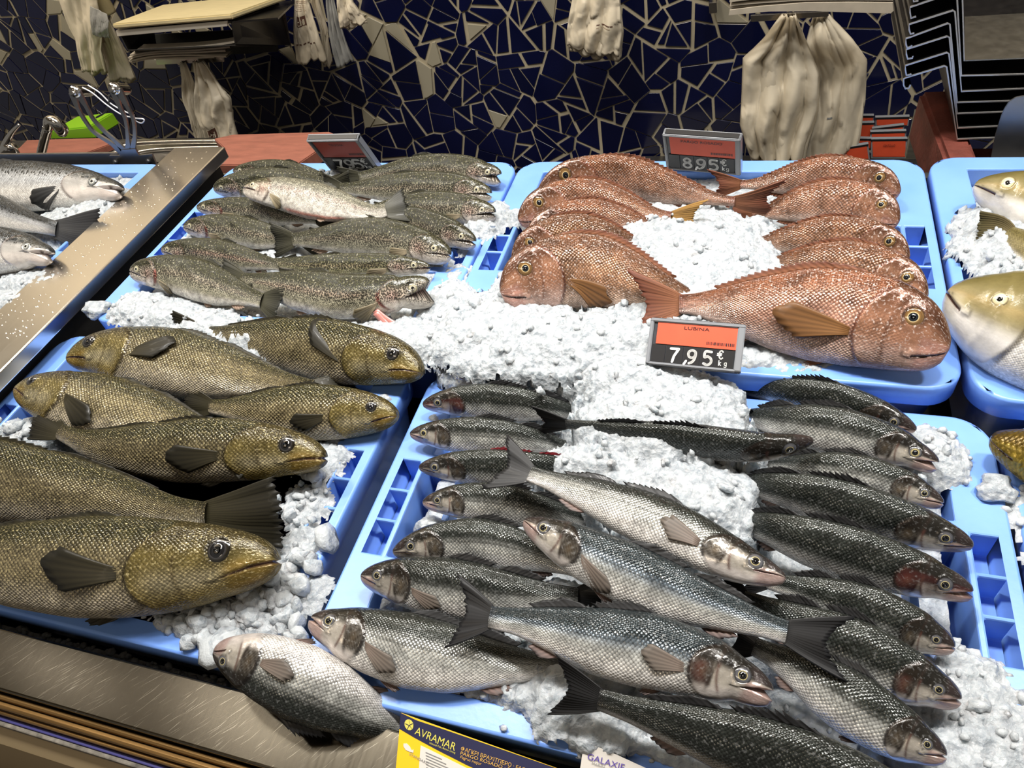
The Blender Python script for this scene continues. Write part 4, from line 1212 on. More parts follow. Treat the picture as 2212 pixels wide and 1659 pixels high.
        if typ == 'spiny' or sgn > 0: fin(nm, base, tip, 5, cols_=cf)
        else: fin(nm, base, tip, 5, cols_=cf)
    if o.get('pec', kind != 'bass' or 'peca' in o):
        s0, v0, ln, wd = sp['pec']
        ln = ln * L * o.get('peck', 1.0); nb = 13
        pa = math.radians(o.get('peca', -14))
        u = np.linspace(-1, 1, nb)
        dV = float(np.interp(s0, gg, fd if v0 > 0 else fv)) * v0
        lt = float(np.interp(s0, gg, ft)) * math.sqrt(1 - v0 * v0) ** .88
        b0 = wd * L * .20
        base = np.stack([s0 * L + u * b0 * math.sin(pa) * 1.0, np.full(nb, lt * .97), dV + u * b0], -1)
        ra = pa + u * .26
        ll = ln * (1 - .30 * np.abs(u - .25)) * (1 + .02 * rs.randn(nb))
        xt, dt = s0 * L + ll * np.cos(ra), dV + u * b0 + ll * np.sin(ra)
        # hug the flank a few millimetres off the skin
        st = np.clip(xt / L, 0, 1)
        vt = np.clip(dt / np.where(dt > 0, np.interp(st, gg, fd), np.interp(st, gg, fv)), -1, 1)
        lt2 = np.interp(st, gg, ft) * np.sqrt(1 - np.clip(vt * vt, 0, .98)) ** .88
        tip = np.stack([xt, lt2 + H * .05 * o.get('pecl', 1.0), dt], -1)
        pc_ = {'bass': ([.15, .115, .095], [.10, .085, .072]), 'trout': ([.30, .25, .17], [.12, .10, .06]), 'pargo': ([.19, .088, .030], [.12, .055, .02]), 'corvina': ([.022, .018, .008], [.008, .007, .004]),
               'salmon': ([.06, .06, .06], [.02, .02, .02]), 'cod': ([.12, .10, .05], [.06, .05, .02]), 'gold': ([.2, .14, .03], [.1, .07, .02])}[kind]
        bend = np.zeros((nb, 3)); bend[:, 1] = -H * .10
        fin('pectoral_fin', base, tip, 7, bend=bend, cols_=o.get('pecc', pc_))
    return root, at, L, H
# ------------------------------------------------------------------ the fish, crate by crate (pixel coordinates only locate them on the ice)
GT, GP, GC, GB, GS, GK = 'trout laid in two facing rows', 'pink sea bream laid in two facing rows', 'bronze meagre laid head to tail', 'sea bass heaped on crushed ice', 'salmon left of the steel bar', 'cod in the crate at the right edge'
def T(pts, h, label, z=.050, **k): return fish('trout', pts, h, z, label, 'trout', 'trout', GT, **k)
def P_(pts, h, label, z=.060, **k):
    if 'peca' not in k: k['pec'] = False
    return fish('pargo', pts, h, z, label, 'sea_bream', 'sea bream', GP, **k)
def C_(pts, h, label, z=.025, **k): return fish('corvina', pts, h, z, label, 'meagre', 'meagre', GC, **k)
def B_(pts, h, label, z=.022, **k): return fish('bass', pts, h, z, label, 'sea_bass', 'sea bass', GB, **k)

M['gillpink'] = pmat('pink_gill', (.55, .22, .19), .3, coat=.5)
# trout, heads to the left
T([(504, 370), (580, 366), (660, 376), (745, 396)], 46, 'rearmost small trout facing left, half hidden under its neighbour', z=.046, roll=14)
T([(462, 408), (540, 398), (640, 396), (760, 402)], 70, 'olive trout facing left in the back corner, head left of the pale trout', z=.052, roll=16)
T([(426, 448), (520, 452), (620, 466), (720, 480)], 54, 'trout facing left, its tail half under the pale trout with the slit belly', z=.048, roll=10, gill=True)
T([(398, 490), (480, 494), (590, 512), (690, 526)], 68, 'trout facing left with a red open gill, third from the front of its row', z=.048, roll=8, gill=True)
T([(350, 540), (440, 545), (540, 562), (640, 580)], 66, 'trout facing left just behind the frontmost left-facing trout', z=.048, roll=10, band=.5)
T([(283, 586), (380, 592), (480, 622), (560, 648), (607, 662)], 92, 'frontmost trout facing left, red gill and tail lying on the ice', z=.052, roll=2, gill=True, jaw=5, peca=-32)
# trout, heads to the right
T([(1083, 382), (1000, 366), (900, 368), (810, 378), (735, 390)], 66, 'rearmost trout facing right, mouth wide open at the crate corner', z=.052, roll=6, jaw=24)
T([(1062, 420), (980, 405), (880, 405), (780, 408), (697, 404)], 68, 'second trout from the back facing right, pale freckled cheek', z=.052, roll=6, jaw=9)
T([(1071, 462), (990, 450), (900, 450), (820, 456), (740, 470)], 72, 'third trout from the back facing right, mouth a little open', z=.050, roll=4, jaw=14)
T([(1027, 524), (940, 492), (860, 478), (780, 474), (700, 470)], 72, 'dark backed trout facing right with a glossy black head', z=.050, roll=14, jaw=10, bright=.75)
T([(973, 552), (880, 524), (780, 512), (690, 516), (588, 520)], 88, 'thick dark trout facing right with a spread tail, mid crate', z=.054, roll=6, jaw=6, bright=.9)
T([(929, 578), (840, 572), (720, 574), (620, 570), (534, 562)], 54, 'slim greenish trout facing right behind the gaping front trout', z=.050, roll=8, green=True, jaw=4)
_front, _fat, _fL, _fH = T([(936, 622), (850, 634), (740, 640), (620, 622), (530, 606), (476, 600)], 100, 'frontmost trout facing right, mouth gaping and red gills hanging out', z=.060, roll=0, jaw=44, gill=True, band=.3, peca=-30)
_t = np.linspace(0, 1, 12)
_o = np.array(_front.location)
for _k in range(2):      # pink gill flap hanging out under the head
    _a = _fat(_fL * (.215 - .10 * _t * (1 - .3 * _k)), _fH * (.20 - .05 * _t), -_fH * (.28 + .34 * np.sin(_t * 1.7) + .05 * _k))
    _b = _fat(_fL * (.235 - .10 * _t * (1 - .3 * _k)), _fH * (.19 - .05 * _t), -_fH * (.34 + .34 * np.sin(_t * 1.7) + .05 * _k))
    mesh('gill_flap', np.vstack([_a, _b]), [(i, i + 1, 13 + i, 12 + i) for i in range(11)], M['gillpink'], _front, smooth=True, origin=_o).modifiers.new('thick', 'SOLIDIFY').thickness = .002
T([(528, 408), (600, 416), (690, 436), (790, 458), (838, 454), (884, 442)], 84, 'pale trout with a slit pink belly lying across the others', z=.088, z1=.075, roll=-22, pale=True, slit=True, spot=.55, band=.3, peca=-30, jaw=3)

# pink sea bream, heads to the left
P_([(1163, 412), (1240, 386), (1350, 384), (1470, 412), (1590, 436), (1700, 428)], 96, 'rearmost pink bream facing left, red tail crossing a right-facing bream', z=.066, roll=20)
P_([(1119, 474), (1190, 446), (1280, 436), (1400, 462), (1525, 478, .075)], 100, 'second pink bream facing left, its yellow tail poking out of the ice', z=.058, roll=10, tailcol=([.34, .19, .06], [.30, .17, .05]))
P_([(1138, 520), (1200, 490), (1290, 474), (1400, 492, .05), (1500, 535, .02)], 92, 'bream facing left with its head hidden behind two other bream', z=.058, roll=10)
P_([(1106, 560), (1170, 532), (1260, 512), (1370, 534, .05), (1470, 585, .02)], 104, 'orange brown bream facing left just behind the biggest left-facing one', z=.062, roll=8, brown=.75)
P_([(1080, 630), (1160, 604), (1270, 588), (1400, 618), (1500, 650, .055), (1580, 690, .015)], 166, 'big orange brown bream facing left at the front, blunt steep head', z=.070, roll=2, brown=.65, peca=-20)
# pink sea bream, heads to the right
P_([(1945, 416), (1880, 394), (1770, 382), (1650, 396), (1525, 402)], 88, 'rearmost pink bream facing right in the back corner', z=.060, roll=12)
P_([(1942, 480), (1870, 450), (1770, 438), (1670, 456, .05), (1570, 480, .02)], 100, 'second pink bream facing right with a large yellow rimmed eye', z=.062, roll=6, brown=.3)
P_([(1964, 560), (1890, 528), (1780, 512), (1680, 520, .055), (1575, 528, .02)], 94, 'brownish bream facing right, third from the back of its row', z=.060, roll=10, brown=.5)
P_([(2002, 648), (1920, 604), (1810, 572), (1700, 570, .055), (1600, 566, .02)], 112, 'golden brown bream facing right with mouth ajar behind the largest bream', z=.062, roll=6, brown=.5, jaw=8)
P_([(2052, 752), (1950, 722), (1820, 690), (1680, 672), (1510, 658), (1352, 662)], 206, 'largest pink bream facing right at the front, long pectoral fin on its side', z=.070, roll=0, brown=.05, peca=2, pecl=1.5)

# bronze meagre
C_([(913, 806), (840, 778), (740, 762), (620, 746), (480, 726), (372, 716)], 138, 'rearmost meagre facing right, golden head over the crate rim', z=.032, roll=8, peca=40)
C_([(148, 776), (230, 764), (360, 780), (520, 812), (680, 842, .02), (770, 852, -.01)], 156, 'rear meagre facing left, dark pectoral fin raised on its flank', z=.036, roll=-20, peca=14, dark=.1)
C_([(861, 898), (770, 892), (650, 890), (520, 884), (400, 872)], 122, 'pale cheeked meagre facing right with toothy mouth on the crate rim', z=.026, roll=4, bright=1.1)
C_([(38, 842), (120, 856), (240, 886), (360, 916), (470, 948), (560, 990)], 152, 'meagre facing left by the steel bar, gold gleaming along its side', z=.038, roll=-16, peca=-24)
C_([(705, 990), (610, 976), (480, 972), (330, 974), (190, 956), (75, 905)], 140, 'meagre facing right with a big black eye, middle of the heap', z=.042, roll=6, jaw=6, dark=.25, peca=-4)
C_([(-330, 990), (-150, 1020), (40, 1046), (220, 1072), (380, 1104), (500, 1112), (606, 1106)], 180, 'meagre with its head out of frame and a dark ragged tail on the ice', z=.040, roll=6, dark=.2, tailk=1.1, finh=1.0)
C_([(604, 1212), (500, 1214), (350, 1222), (160, 1222), (-60, 1210), (-230, 1196), (-340, 1190)], 214, 'largest meagre facing right at the front, golden gill cover', z=.046, roll=2, jaw=5, peca=2)

# sea bass, left side heads
B_([(981, 810), (1060, 806), (1150, 812), (1260, 828, .005), (1370, 850, -.03)], 78, 'rearmost sea bass facing left, next to the heaped ice', z=.022, roll=16, dark=.05)
B_([(913, 872), (1000, 866), (1110, 872), (1210, 886, .01), (1310, 902, -.03)], 84, 'sea bass facing left with a reddened head and gill', z=.022, roll=18, dark=.22, red=True, gill=True)
B_([(886, 936), (960, 938), (1060, 944), (1170, 956, .01), (1290, 985, -.03)], 86, 'sea bass facing left with a cloudy eye, third from the back', z=.022, roll=12, clearring=True)
B_([(905, 1008), (1000, 1008), (1110, 1012), (1210, 1012, .015), (1340, 1020, -.03)], 86, 'dark sea bass facing left with a blood red back fin', z=.024, roll=20, dark=.35, finred=True, lip=[.10, .06, .05], finh=.6)
B_([(913, 1084), (1000, 1082), (1100, 1092), (1200, 1110, .01), (1320, 1140, -.03)], 92, 'sea bass facing left whose tail half lies under the crossing pale bass', z=.022, roll=10)
B_([(848, 1192), (930, 1174), (1040, 1172), (1150, 1196), (1250, 1230), (1340, 1270)], 106, 'sea bass facing left behind the head of the crossing bass', z=.022, roll=12, lip=[.07, .05, .04])
B_([(781, 1242), (870, 1254), (990, 1274), (1110, 1286), (1220, 1290), (1330, 1300)], 132, 'broad sea bass facing left, brownish flank, before two black tails', z=.026, roll=10, dark=.12, bright=.85, peca=-22)
B_([(672, 1336), (770, 1372), (900, 1408), (1040, 1432), (1180, 1440), (1300, 1446)], 154, 'silver sea bass facing left at the front of the crate, yellow eye', z=.030, z1=.010, roll=0, jaw=8, peca=-26, dark=-.08)
B_([(465, 1406, .03), (550, 1432, .03), (660, 1478, .022), (780, 1536, -.002), (870, 1580, -.03), (960, 1640, -.06)], 158, 'sea bass lying belly up over the crate edge onto the steel ledge', z=.030, roll=-12, flip=True, peca=-6, bright=.95)
# right side heads
B_([(1980, 928), (1890, 892), (1790, 862), (1680, 846, .01), (1535, 836, -.03)], 84, 'rearmost sea bass facing right, black back', z=.020, roll=26, dark=.5)
B_([(2028, 1004), (1920, 960), (1800, 930), (1690, 912, .015), (1545, 890, -.03)], 106, 'second sea bass facing right with an open pink mouth beside loose ice', z=.026, roll=8, jaw=20, dark=.10, clearring=True)
B_([(2039, 1088), (1950, 1052), (1840, 1024), (1740, 1010, .01), (1620, 1000, -.03)], 92, 'silver scaled sea bass facing right with a pink snout', z=.022, roll=6, jaw=7)
B_([(2104, 1178), (1990, 1142), (1860, 1102), (1730, 1066), (1640, 1050, .015), (1535, 1036, -.03)], 116, 'black backed sea bass facing right with its mouth closed', z=.026, roll=24, dark=.45, lip=[.30, .20, .18])
B_([(2103, 1280), (1980, 1240), (1850, 1200), (1720, 1160), (1640, 1138, .015), (1530, 1114, -.03)], 126, 'dark sea bass facing right with a red open mouth', z=.026, roll=22, dark=.45, red=True, jaw=16, gill=True)
B_([(2064, 1398), (1950, 1352), (1830, 1308), (1720, 1272), (1600, 1240)], 122, 'sea bass facing right with a ragged whitish mouth and big yellow ringed eye', z=.024, roll=18, dark=.30, jaw=10)
B_([(2078, 1512), (1970, 1464), (1850, 1408), (1740, 1358), (1640, 1310), (1540, 1270)], 142, 'sea bass facing right with protruding lower lip under a black tail fin', z=.030, roll=16, dark=.34, jaw=14, gill=True)
B_([(2046, 1634), (1950, 1586), (1840, 1520), (1740, 1456), (1660, 1412), (1570, 1370)], 138, 'silver scaled sea bass facing right near the bottom right corner', z=.032, roll=8, jaw=10, dark=.12)
# crossing and front ones
B_([(1757, 950), (1660, 964), (1540, 958), (1400, 940), (1270, 922), (1150, 908)], 92, 'black backed sea bass lying crosswise half sunk in the ice', z=.050, z1=.036, roll=46, dark=.75, lip=[.03, .025, .025], bright=.9)
B_([(1698, 1250), (1600, 1216), (1470, 1152), (1330, 1092), (1190, 1040), (1062, 996)], 120, 'pale sea bass lying diagonally with its tail fanned over the left heads', z=.066, roll=-16, dark=-.16, tailk=1.35, peca=2, spec={'sb': .85})
B_([(1133, 1124), (1220, 1172), (1340, 1232), (1470, 1288), (1590, 1330), (1700, 1366), (1838, 1402)], 134, 'long bluish sea bass facing left, black tail resting on a dark bass', z=.062, roll=2, dark=.02, peca=-30, blue=True, spec={'sb': .84})
B_([(1671, 1500), (1580, 1460), (1440, 1414), (1300, 1386), (1150, 1350), (1060, 1334), (974, 1318)], 156, 'thick sea bass facing right with a red gill and open pink mouth', z=.062, roll=2, jaw=18, gill=True, peca=2, tailk=1.15, blue=True, dark=.06)
B_([(2120, 1850), (2000, 1780), (1850, 1706), (1680, 1638), (1500, 1578), (1350, 1530), (1188, 1478)], 170, 'black backed sea bass at the bottom with its tail forward, head out of frame', z=.052, roll=30, dark=.72, tailk=1.0, bright=.85)

# salmon
def S_(pts, h, label, z=.058, **k): return fish('salmon', pts, h, z, label, 'salmon', 'salmon', GS, **k)
S_([(264, 412), (180, 404), (80, 402), (-60, 402), (-260, 410)], 110, 'rear salmon with white belly, dark mouth open towards the bar', z=.060, roll=-20, jaw=20, peca=-24, mcol=[.02, .008, .008], spec={'mouth': (.062, .05, -.2)})
S_([(-300, 420), (-150, 432), (-20, 456), (90, 486), (150, 500, .042), (222, 508, .026)], 100, 'silver salmon with its dark tail at the bar, head out of frame', z=.056, roll=4, dark=.1)
S_([(113, 552), (50, 542), (-40, 540), (-160, 540), (-330, 545)], 112, 'nearest salmon with wide open mouth and a pale eye', z=.062, roll=-10, jaw=26, mcol=[.03, .01, .01], spec={'mouth': (.066, .05, -.2)})
# cod
def K_(pts, h, label, z=.055, **k): return fish('cod', pts, h, z, label, 'cod', 'cod', GK, **k)
K_([(2104, 402), (2180, 420), (2300, 450), (2550, 490), (2900, 500)], 170, 'rear cod with white jaw cut off by the right edge', z=.064, roll=-14, nofins=True)
ck, cat_, cL, cH = K_([(2051, 632), (2140, 672), (2280, 720), (2550, 790), (2950, 830)], 290, 'olive cod with a round pale eye and a chin barbel at the right edge', z=.066, roll=-6, nofins=True, jaw=2, spec={'eye': (.158, .20, .0185)})
# barbel
t_ = np.linspace(0, 1, 8)
Vb, Fb = tube(cat_(cL * (.028 - .06 * t_), np.full(8, .004), -cH * (.16 + .03 * t_ + .05 * np.sin(t_ * 3))), np.linspace(.0013, .0004, 8), 6)
mesh('barbel', Vb, Fb, pmat('barbel_skin', (.34, .28, .16), .4), ck, smooth=True, origin=ck.location)
fish('cod', [(2330, 600), (2270, 570), (2210, 535), (2160, 500), (2108, 500)], 90, .052, 'cod buried in ice with only its dark tail showing at the right edge', 'cod', 'cod', GK, roll=10, tailk=1.5, nofins=True, spec={'sb': .72})
fish('gold', [(2139, 944), (2210, 972), (2320, 1006), (2600, 1060), (2950, 1090)], 175, .030, 'golden brown striped fish snout at the right edge over the lower crate rim', 'golden_fish', 'fish', None, roll=12, nofins=True, eyek=.5, spec={'eye': (.3, .5, .008)})
# ------------------------------------------------------------------ writing, price tags, cards
def text_on(name, s, org, xd, yd, height, mat, parent, width=None, lift=0.0004):
    cu = bpy.data.curves.new('text', 'FONT')
    cu.body = s; cu.size = 1.0; cu.resolution_u = 3
    o = bpy.data.objects.new('text', cu)
    COL.objects.link(o)
    bpy.context.view_layer.update()
    me = bpy.data.meshes.new_from_object(o.evaluated_get(bpy.context.evaluated_depsgraph_get()))
    bpy.data.objects.remove(o); bpy.data.curves.remove(cu)
    n = len(me.vertices)
    c = np.zeros(n * 3); me.vertices.foreach_get('co', c); c = c.reshape(-1, 3)
    kx = ky = height / 0.70
    if width: kx = width / max(c[:, 0].max(), 1e-4)
    xd = np.asarray(xd, float); yd = np.asarray(yd, float)
    nn = np.cross(xd, yd); nn /= np.linalg.norm(nn)
    Vw = np.asarray(org) + c[:, :1] * kx * xd + c[:, 1:2] * ky * yd + nn * lift
    Vw = Vw - np.array(parent.matrix_basis.translation if parent.parent is None else parent.parent.matrix_basis.translation)
    me.vertices.foreach_set('co', Vw.ravel()); me.update()
    me.materials.clear()
    return link(name, me, parent, mat)

STROKES = {
 '7': [[(.02, 1), (.60, 1), (.30, .45), (.20, 0)]],
 '9': [[(.58, .70), (.54, .90), (.32, 1.0), (.10, .90), (.04, .70), (.12, .50), (.32, .43), (.50, .52), (.58, .70), (.52, .35), (.36, .10), (.16, 0)]],
 '5': [[(.55, 1), (.12, 1), (.08, .58), (.30, .64), (.52, .52), (.60, .32), (.52, .10), (.30, 0), (.06, .08)]],
 '8': [[(.31, .54), (.12, .65), (.10, .84), (.31, 1), (.52, .84), (.50, .65), (.31, .54), (.08, .40), (.05, .16), (.31, 0), (.57, .16), (.54, .40), (.31, .54)]],
 ',': [[(.16, .16), (.02, -.10)]],
 'e': [[(.62, .86), (.46, 1), (.28, .90), (.18, .55), (.28, .14), (.46, 0), (.62, .12)], [(.02, .62), (.46, .62)], [(.0, .42), (.42, .42)]],
 'k': [[(.05, 1), (.05, 0)], [(.42, .62), (.08, .32), (.45, 0)]],
 'g': [[(.48, .52), (.30, .64), (.10, .50), (.10, .20), (.30, .06), (.48, .22)], [(.48, .62), (.48, -.18), (.28, -.34), (.08, -.26)]],
}
def stroke_mesh(ch, ox, oy, hgt, wid, fr, lift, mat, parent, name):
    V, F = [], []
    for line in STROKES[ch]:
        pts = line
        if len(line) > 3 and ch in '958eg' : pts = [tuple(p) for p in catmull([(a, b, 0) for a, b in line], 4)[:, :2]]
        P = [(ox + a * hgt, oy + b * hgt) for a, b in pts]
        r = wid * hgt / 2
        for (x, y) in P:
            o_ = len(V); V += [(x + r * math.cos(t * .6283), y + r * math.sin(t * .6283)) for t in range(10)]; F.append(tuple(range(o_, o_ + 10)))
        for (p, q) in zip(P, P[1:]):
            l = math.hypot(q[0] - p[0], q[1] - p[1]) + 1e-9
            nx_, ny_ = -(q[1] - p[1]) / l * r, (q[0] - p[0]) / l * r
            o_ = len(V); V += [(p[0] + nx_, p[1] + ny_), (p[0] - nx_, p[1] - ny_), (q[0] - nx_, q[1] - ny_), (q[0] + nx_, q[1] + ny_)]; F.append((o_, o_ + 1, o_ + 2, o_ + 3))
    Vw = [fr(x, y, lift) for x, y in V]
    org = parent.parent.location if parent.parent else parent.location
    return mesh(name, Vw, F, mat, parent, origin=np.array(org))

def price_tag(B0, e, u, Wt, Ht, title, digits, label, red, low='kg'):
    B0 = np.asarray(B0, float); e = np.asarray(e, float); e /= np.linalg.norm(e)
    u = np.asarray(u, float); u = u - e * (u @ e); u /= np.linalg.norm(u)
    n = np.cross(e, u)
    root = empty('price_tag', B0, label, 'price tag', 'price tags standing on the crates')
    fr = lambda a, b, d: B0 + e * a + u * b + n * d
    def slab(nm, a0, a1, b0, b1, d0, d1, mat, par=root, bev=0.0):
        V = [fr(a, b, d) for a in (a0, a1) for b in (b0, b1) for d in (d0, d1)]
        F = [(0, 1, 3, 2), (4, 6, 7, 5), (0, 4, 5, 1), (2, 3, 7, 6), (0, 2, 6, 4), (1, 5, 7, 3)]
        bm = bmesh.new(); vv = [bm.verts.new(Vector(p - B0)) for p in V]
        for f in F: bm.faces.new([vv[i] for i in f])
        if bev: bmesh.ops.bevel(bm, geom=bm.edges[:], offset=bev, segments=2, affect='EDGES')
        return from_bm(nm, bm, mat, par)
    slab('holder', .002, Wt - .002, 0, Ht, -.009, -.001, M['greytile'], bev=.0015)
    for (a0, a1, b0, b1) in ((0, .0042, 0, Ht), (Wt - .0075, Wt, 0, Ht), (0, Wt, 0, .0032)):
        slab('frame_edge', a0, a1, b0, b1, -.011, .0016, M['clearplastic'], bev=.001)
    slab('top_cap', 0, Wt, Ht - .004, Ht, -.012, .002, M['clearplastic'], bev=.001)
    slab('top_strip', .003, Wt - .003, Ht - .0005, Ht + .0008, -.0095, -.0005, M['black'], bev=.0004)
    card = slab('red_card', Wt * .085, Wt * .945, Ht * .46, Ht * .93, -.001, .0002, M[red])
    if title:
        tw = Wt * (.045 * len(title))
        text_on('title_text', title, fr(Wt * .50 - tw / 2, Ht * .805, .0002), e, u, Ht * .065, M['black'], card, tw)
    rb = random.Random(len(label))
    x = Wt * .62; V, F = [], []
    while x < Wt * .90:
        w_ = rb.choice((.0004, .0007, .0011))
        o_ = len(V); V += [fr(x, Ht * .525, .0006), fr(x + w_, Ht * .525, .0006), fr(x + w_, Ht * .585, .0006), fr(x, Ht * .585, .0006)]; F.append((o_, o_ + 1, o_ + 2, o_ + 3))
        x += w_ + rb.choice((.0004, .0006, .001))
    mesh('barcode', V, F, M['black'], card, origin=B0)
    cells = [(.055, .195), (.205, .385), (.395, .565), (.575, .715), (.725, .915)]
    chars = [''] + list(digits) + ['e']
    for i, (a0, a1) in enumerate(cells):
        tile = slab('number_tile', Wt * a0, Wt * a1, Ht * .06, Ht * .44, -.001, .0004, M['black'])
        if i == 0: continue
        hg = Ht * .275
        if i < 4:
            stroke_mesh(chars[i], Wt * (a0 + a1) / 2 - hg * .29, Ht * .10, hg, .19, fr, .0009, M['white'], tile, 'digit')
            if i == 2: stroke_mesh(',', Wt * a0 + .001, Ht * .10, hg, .17, fr, .0009, M['white'], tile, 'comma')
        else:
            stroke_mesh('e', Wt * a0 + .002, Ht * .25, Ht * .17, .17, fr, .0009, M['white'], tile, 'euro_sign')
            stroke_mesh('k', Wt * a0 + .004, Ht * .115, Ht * .10, .17, fr, .0009, M['white'], tile, 'unit_letter')
            stroke_mesh('g', Wt * a0 + .0095, Ht * .115, Ht * .10, .17, fr, .0009, M['white'], tile, 'unit_letter')
    return root

price_tag((-.702, .971, .032), (1, 0, 0), (0, -.41, .91), .096, .086, 'TRUCHA', '795', 'leaning price tag reading 7,95 with dark red card above the trout', 'redcard_dim')
price_tag((-.125, .971, .035), (.985, -.165, 0), (-.05, -.28, .96), .109, .070, 'PARGO ROSADO', '895', 'upright price tag reading 8,95 and PARGO ROSADO on the rear crate rim', 'redcard')
LB, LR, LT_ = at_z(1394, 786, .058), at_z(1600, 806, .058), at_z(1413, 687, .088)
price_tag(LB, LR - LB, LT_ - LB, float(np.linalg.norm(LR - LB)), float(np.linalg.norm(LT_ - LB)), 'LUBINA', '795', 'price tag reading 7,95 and LUBINA stuck in the ice', 'redcard')

# printed cards at the front of the sea bass crate
TL, TR, BL = at_z(866, 1540, .006), at_z(1215, 1664, .006), at_z(849, 1725, -.022)
nrm_ = np.cross(TR - TL, BL - TL); nrm_ /= np.linalg.norm(nrm_)
if nrm_ @ (CO - TL) < 0: nrm_ = -nrm_
def on_plane(px, py, P0, nn, lift=0.0):
    d = ray(px, py); t_ = ((P0 - CO) @ nn) / (d @ nn)
    return CO + d * t_ + nn * lift
card = empty('brand_card', TL, 'navy and yellow printed card with yellow lettering at the front crate rim', 'card')
def flat(nm, pxs, P0, nn, lift, mat, root, thick=.0004):
    n_ = len(pxs)
    V = [on_plane(*p, P0, nn, lift) for p in pxs] + [on_plane(*p, P0, nn, lift - thick) for p in pxs]
    F = [tuple(range(n_)), tuple(range(2 * n_ - 1, n_ - 1, -1))] + [(i, n_ + i, n_ + (i + 1) % n_, (i + 1) % n_) for i in range(n_)]
    return mesh(nm, V, F, mat, root, origin=np.array(root.location))
flat('yellow_sheet', [(866, 1540), (1215, 1664), (1230, 1740), (849, 1725)], TL, nrm_, 0, M['cardyellow'], card, .0009)
flat('navy_band', [(866, 1540), (900, 1556), (960, 1576), (1215, 1664), (1222, 1700), (1075, 1682), (1010, 1653), (945, 1620), (895, 1593), (863, 1574)], TL, nrm_, .0003, M['cardnavy'], card)
flat('white_panel', [(909, 1610), (950, 1630), (1010, 1660), (1060, 1682), (1060, 1728), (900, 1726)], TL, nrm_, .0003, M['cardwhite'], card)
def text_px(nm, s, a, b, up, P0, nn, mat, root, lift=.0007):
    A, B, U = on_plane(*a, P0, nn, lift), on_plane(*b, P0, nn, lift), on_plane(*up, P0, nn, lift)
    x_ = (B - A) / np.linalg.norm(B - A)
    y_ = U - A
    hgt = np.linalg.norm(y_)
    return text_on(nm, s, A, x_, y_ / hgt, hgt, mat, root, np.linalg.norm(B - A), 0.0001)
text_px('lettering', 'AVRAMAR', (896, 1585), (983, 1622), (901, 1569), TL, nrm_, M['yellowink'], card)
text_px('small_lettering', 'Natural Fish, Better Living', (928, 1606), (984, 1628), (929, 1602), TL, nrm_, M['yellowink'], card)
text_px('greek_lettering', '\u03a6\u0391\u0393\u039a\u03a1\u0399 \u0392\u03a1\u0391\u03a7\u0399\u03a4\u03a0\u0395\u03a1\u039f \u00b7 FAGRO', (995, 1620), (1150, 1672), (997, 1612), TL, nrm_, M['orangeink'], card)
text_px('name_lettering', 'PARGO ROSADO \u00b7 ROMANO', (994, 1629), (1150, 1682), (996, 1622), TL, nrm_, M['orangeink'], card)
text_px('latin_lettering', 'Pagrus major', (994, 1637), (1040, 1653), (996, 1631), TL, nrm_, M['orangeink'], card)
text_px('standard_lettering', 'STANDARD', (884, 1630), (925, 1652), (886, 1625), TL, nrm_, M['greyink'], card)
for k in range(7):
    y_ = 1624 + k * 6.5
    flat('text_line', [(920 + k * .3, y_), (955 + 9 * (k % 3), y_ + 15 + 4 * (k % 3)), (955 + 9 * (k % 3), y_ + 17 + 4 * (k % 3)), (920 + k * .3, y_ + 2)], TL, nrm_, .0006, M['greyink'], card)
cv = [(872, 1606), (879, 1606), (886, 1613), (889, 1620), (894, 1619), (893, 1626), (886, 1624), (877, 1620), (872, 1612)]
flat('fish_emblem', cv, TL, nrm_, .0005, M['cardwhite'], card)
em = [(884 + 9.5 * math.cos(t * .4488) + 1.5 * math.sin(t * .4488), 1565.5 + 12 * math.sin(t * .4488)) for t in range(14)]
emo = flat('round_emblem', em, TL, nrm_, .0006, M['yellowink'], card)
for ln_ in ([(876, 1562), (884, 1566), (892, 1562)], [(880, 1574), (885, 1566), (890, 1573)], [(884, 1555), (885, 1562)]):
    for a, b in zip(ln_, ln_[1:]):
        flat('emblem_line', [(a[0], a[1]), (b[0], b[1]), (b[0] + .4, b[1] + 1.3), (a[0] + .4, a[1] + 1.3)], TL, nrm_, .0009, M['cardnavy'], card)
G0, G1, G2 = at_z(1262, 1602, .010), at_z(1400, 1662, .010), at_z(1244, 1720, -.012)
gn = np.cross(G1 - G0, G2 - G0); gn /= np.linalg.norm(gn)
if gn @ (CO - G0) < 0: gn = -gn
card2 = empty('paper_card', G0, 'small white card with violet lettering on the front crate rim', 'card')
flat('sheet', [(1262, 1602), (1330, 1630), (1400, 1662), (1440, 1700), (1436, 1720), (1244, 1720)], G0, gn, 0, M['cardwhite'], card2, .0008)
text_px('lettering', 'GALAXIE', (1268, 1639), (1348, 1664), (1271, 1626), G0, gn, M['violetink'], card2)
text_px('small_lettering', 'MARIN', (1278, 1650), (1306, 1659), (1279, 1645), G0, gn, M['greyink'], card2)

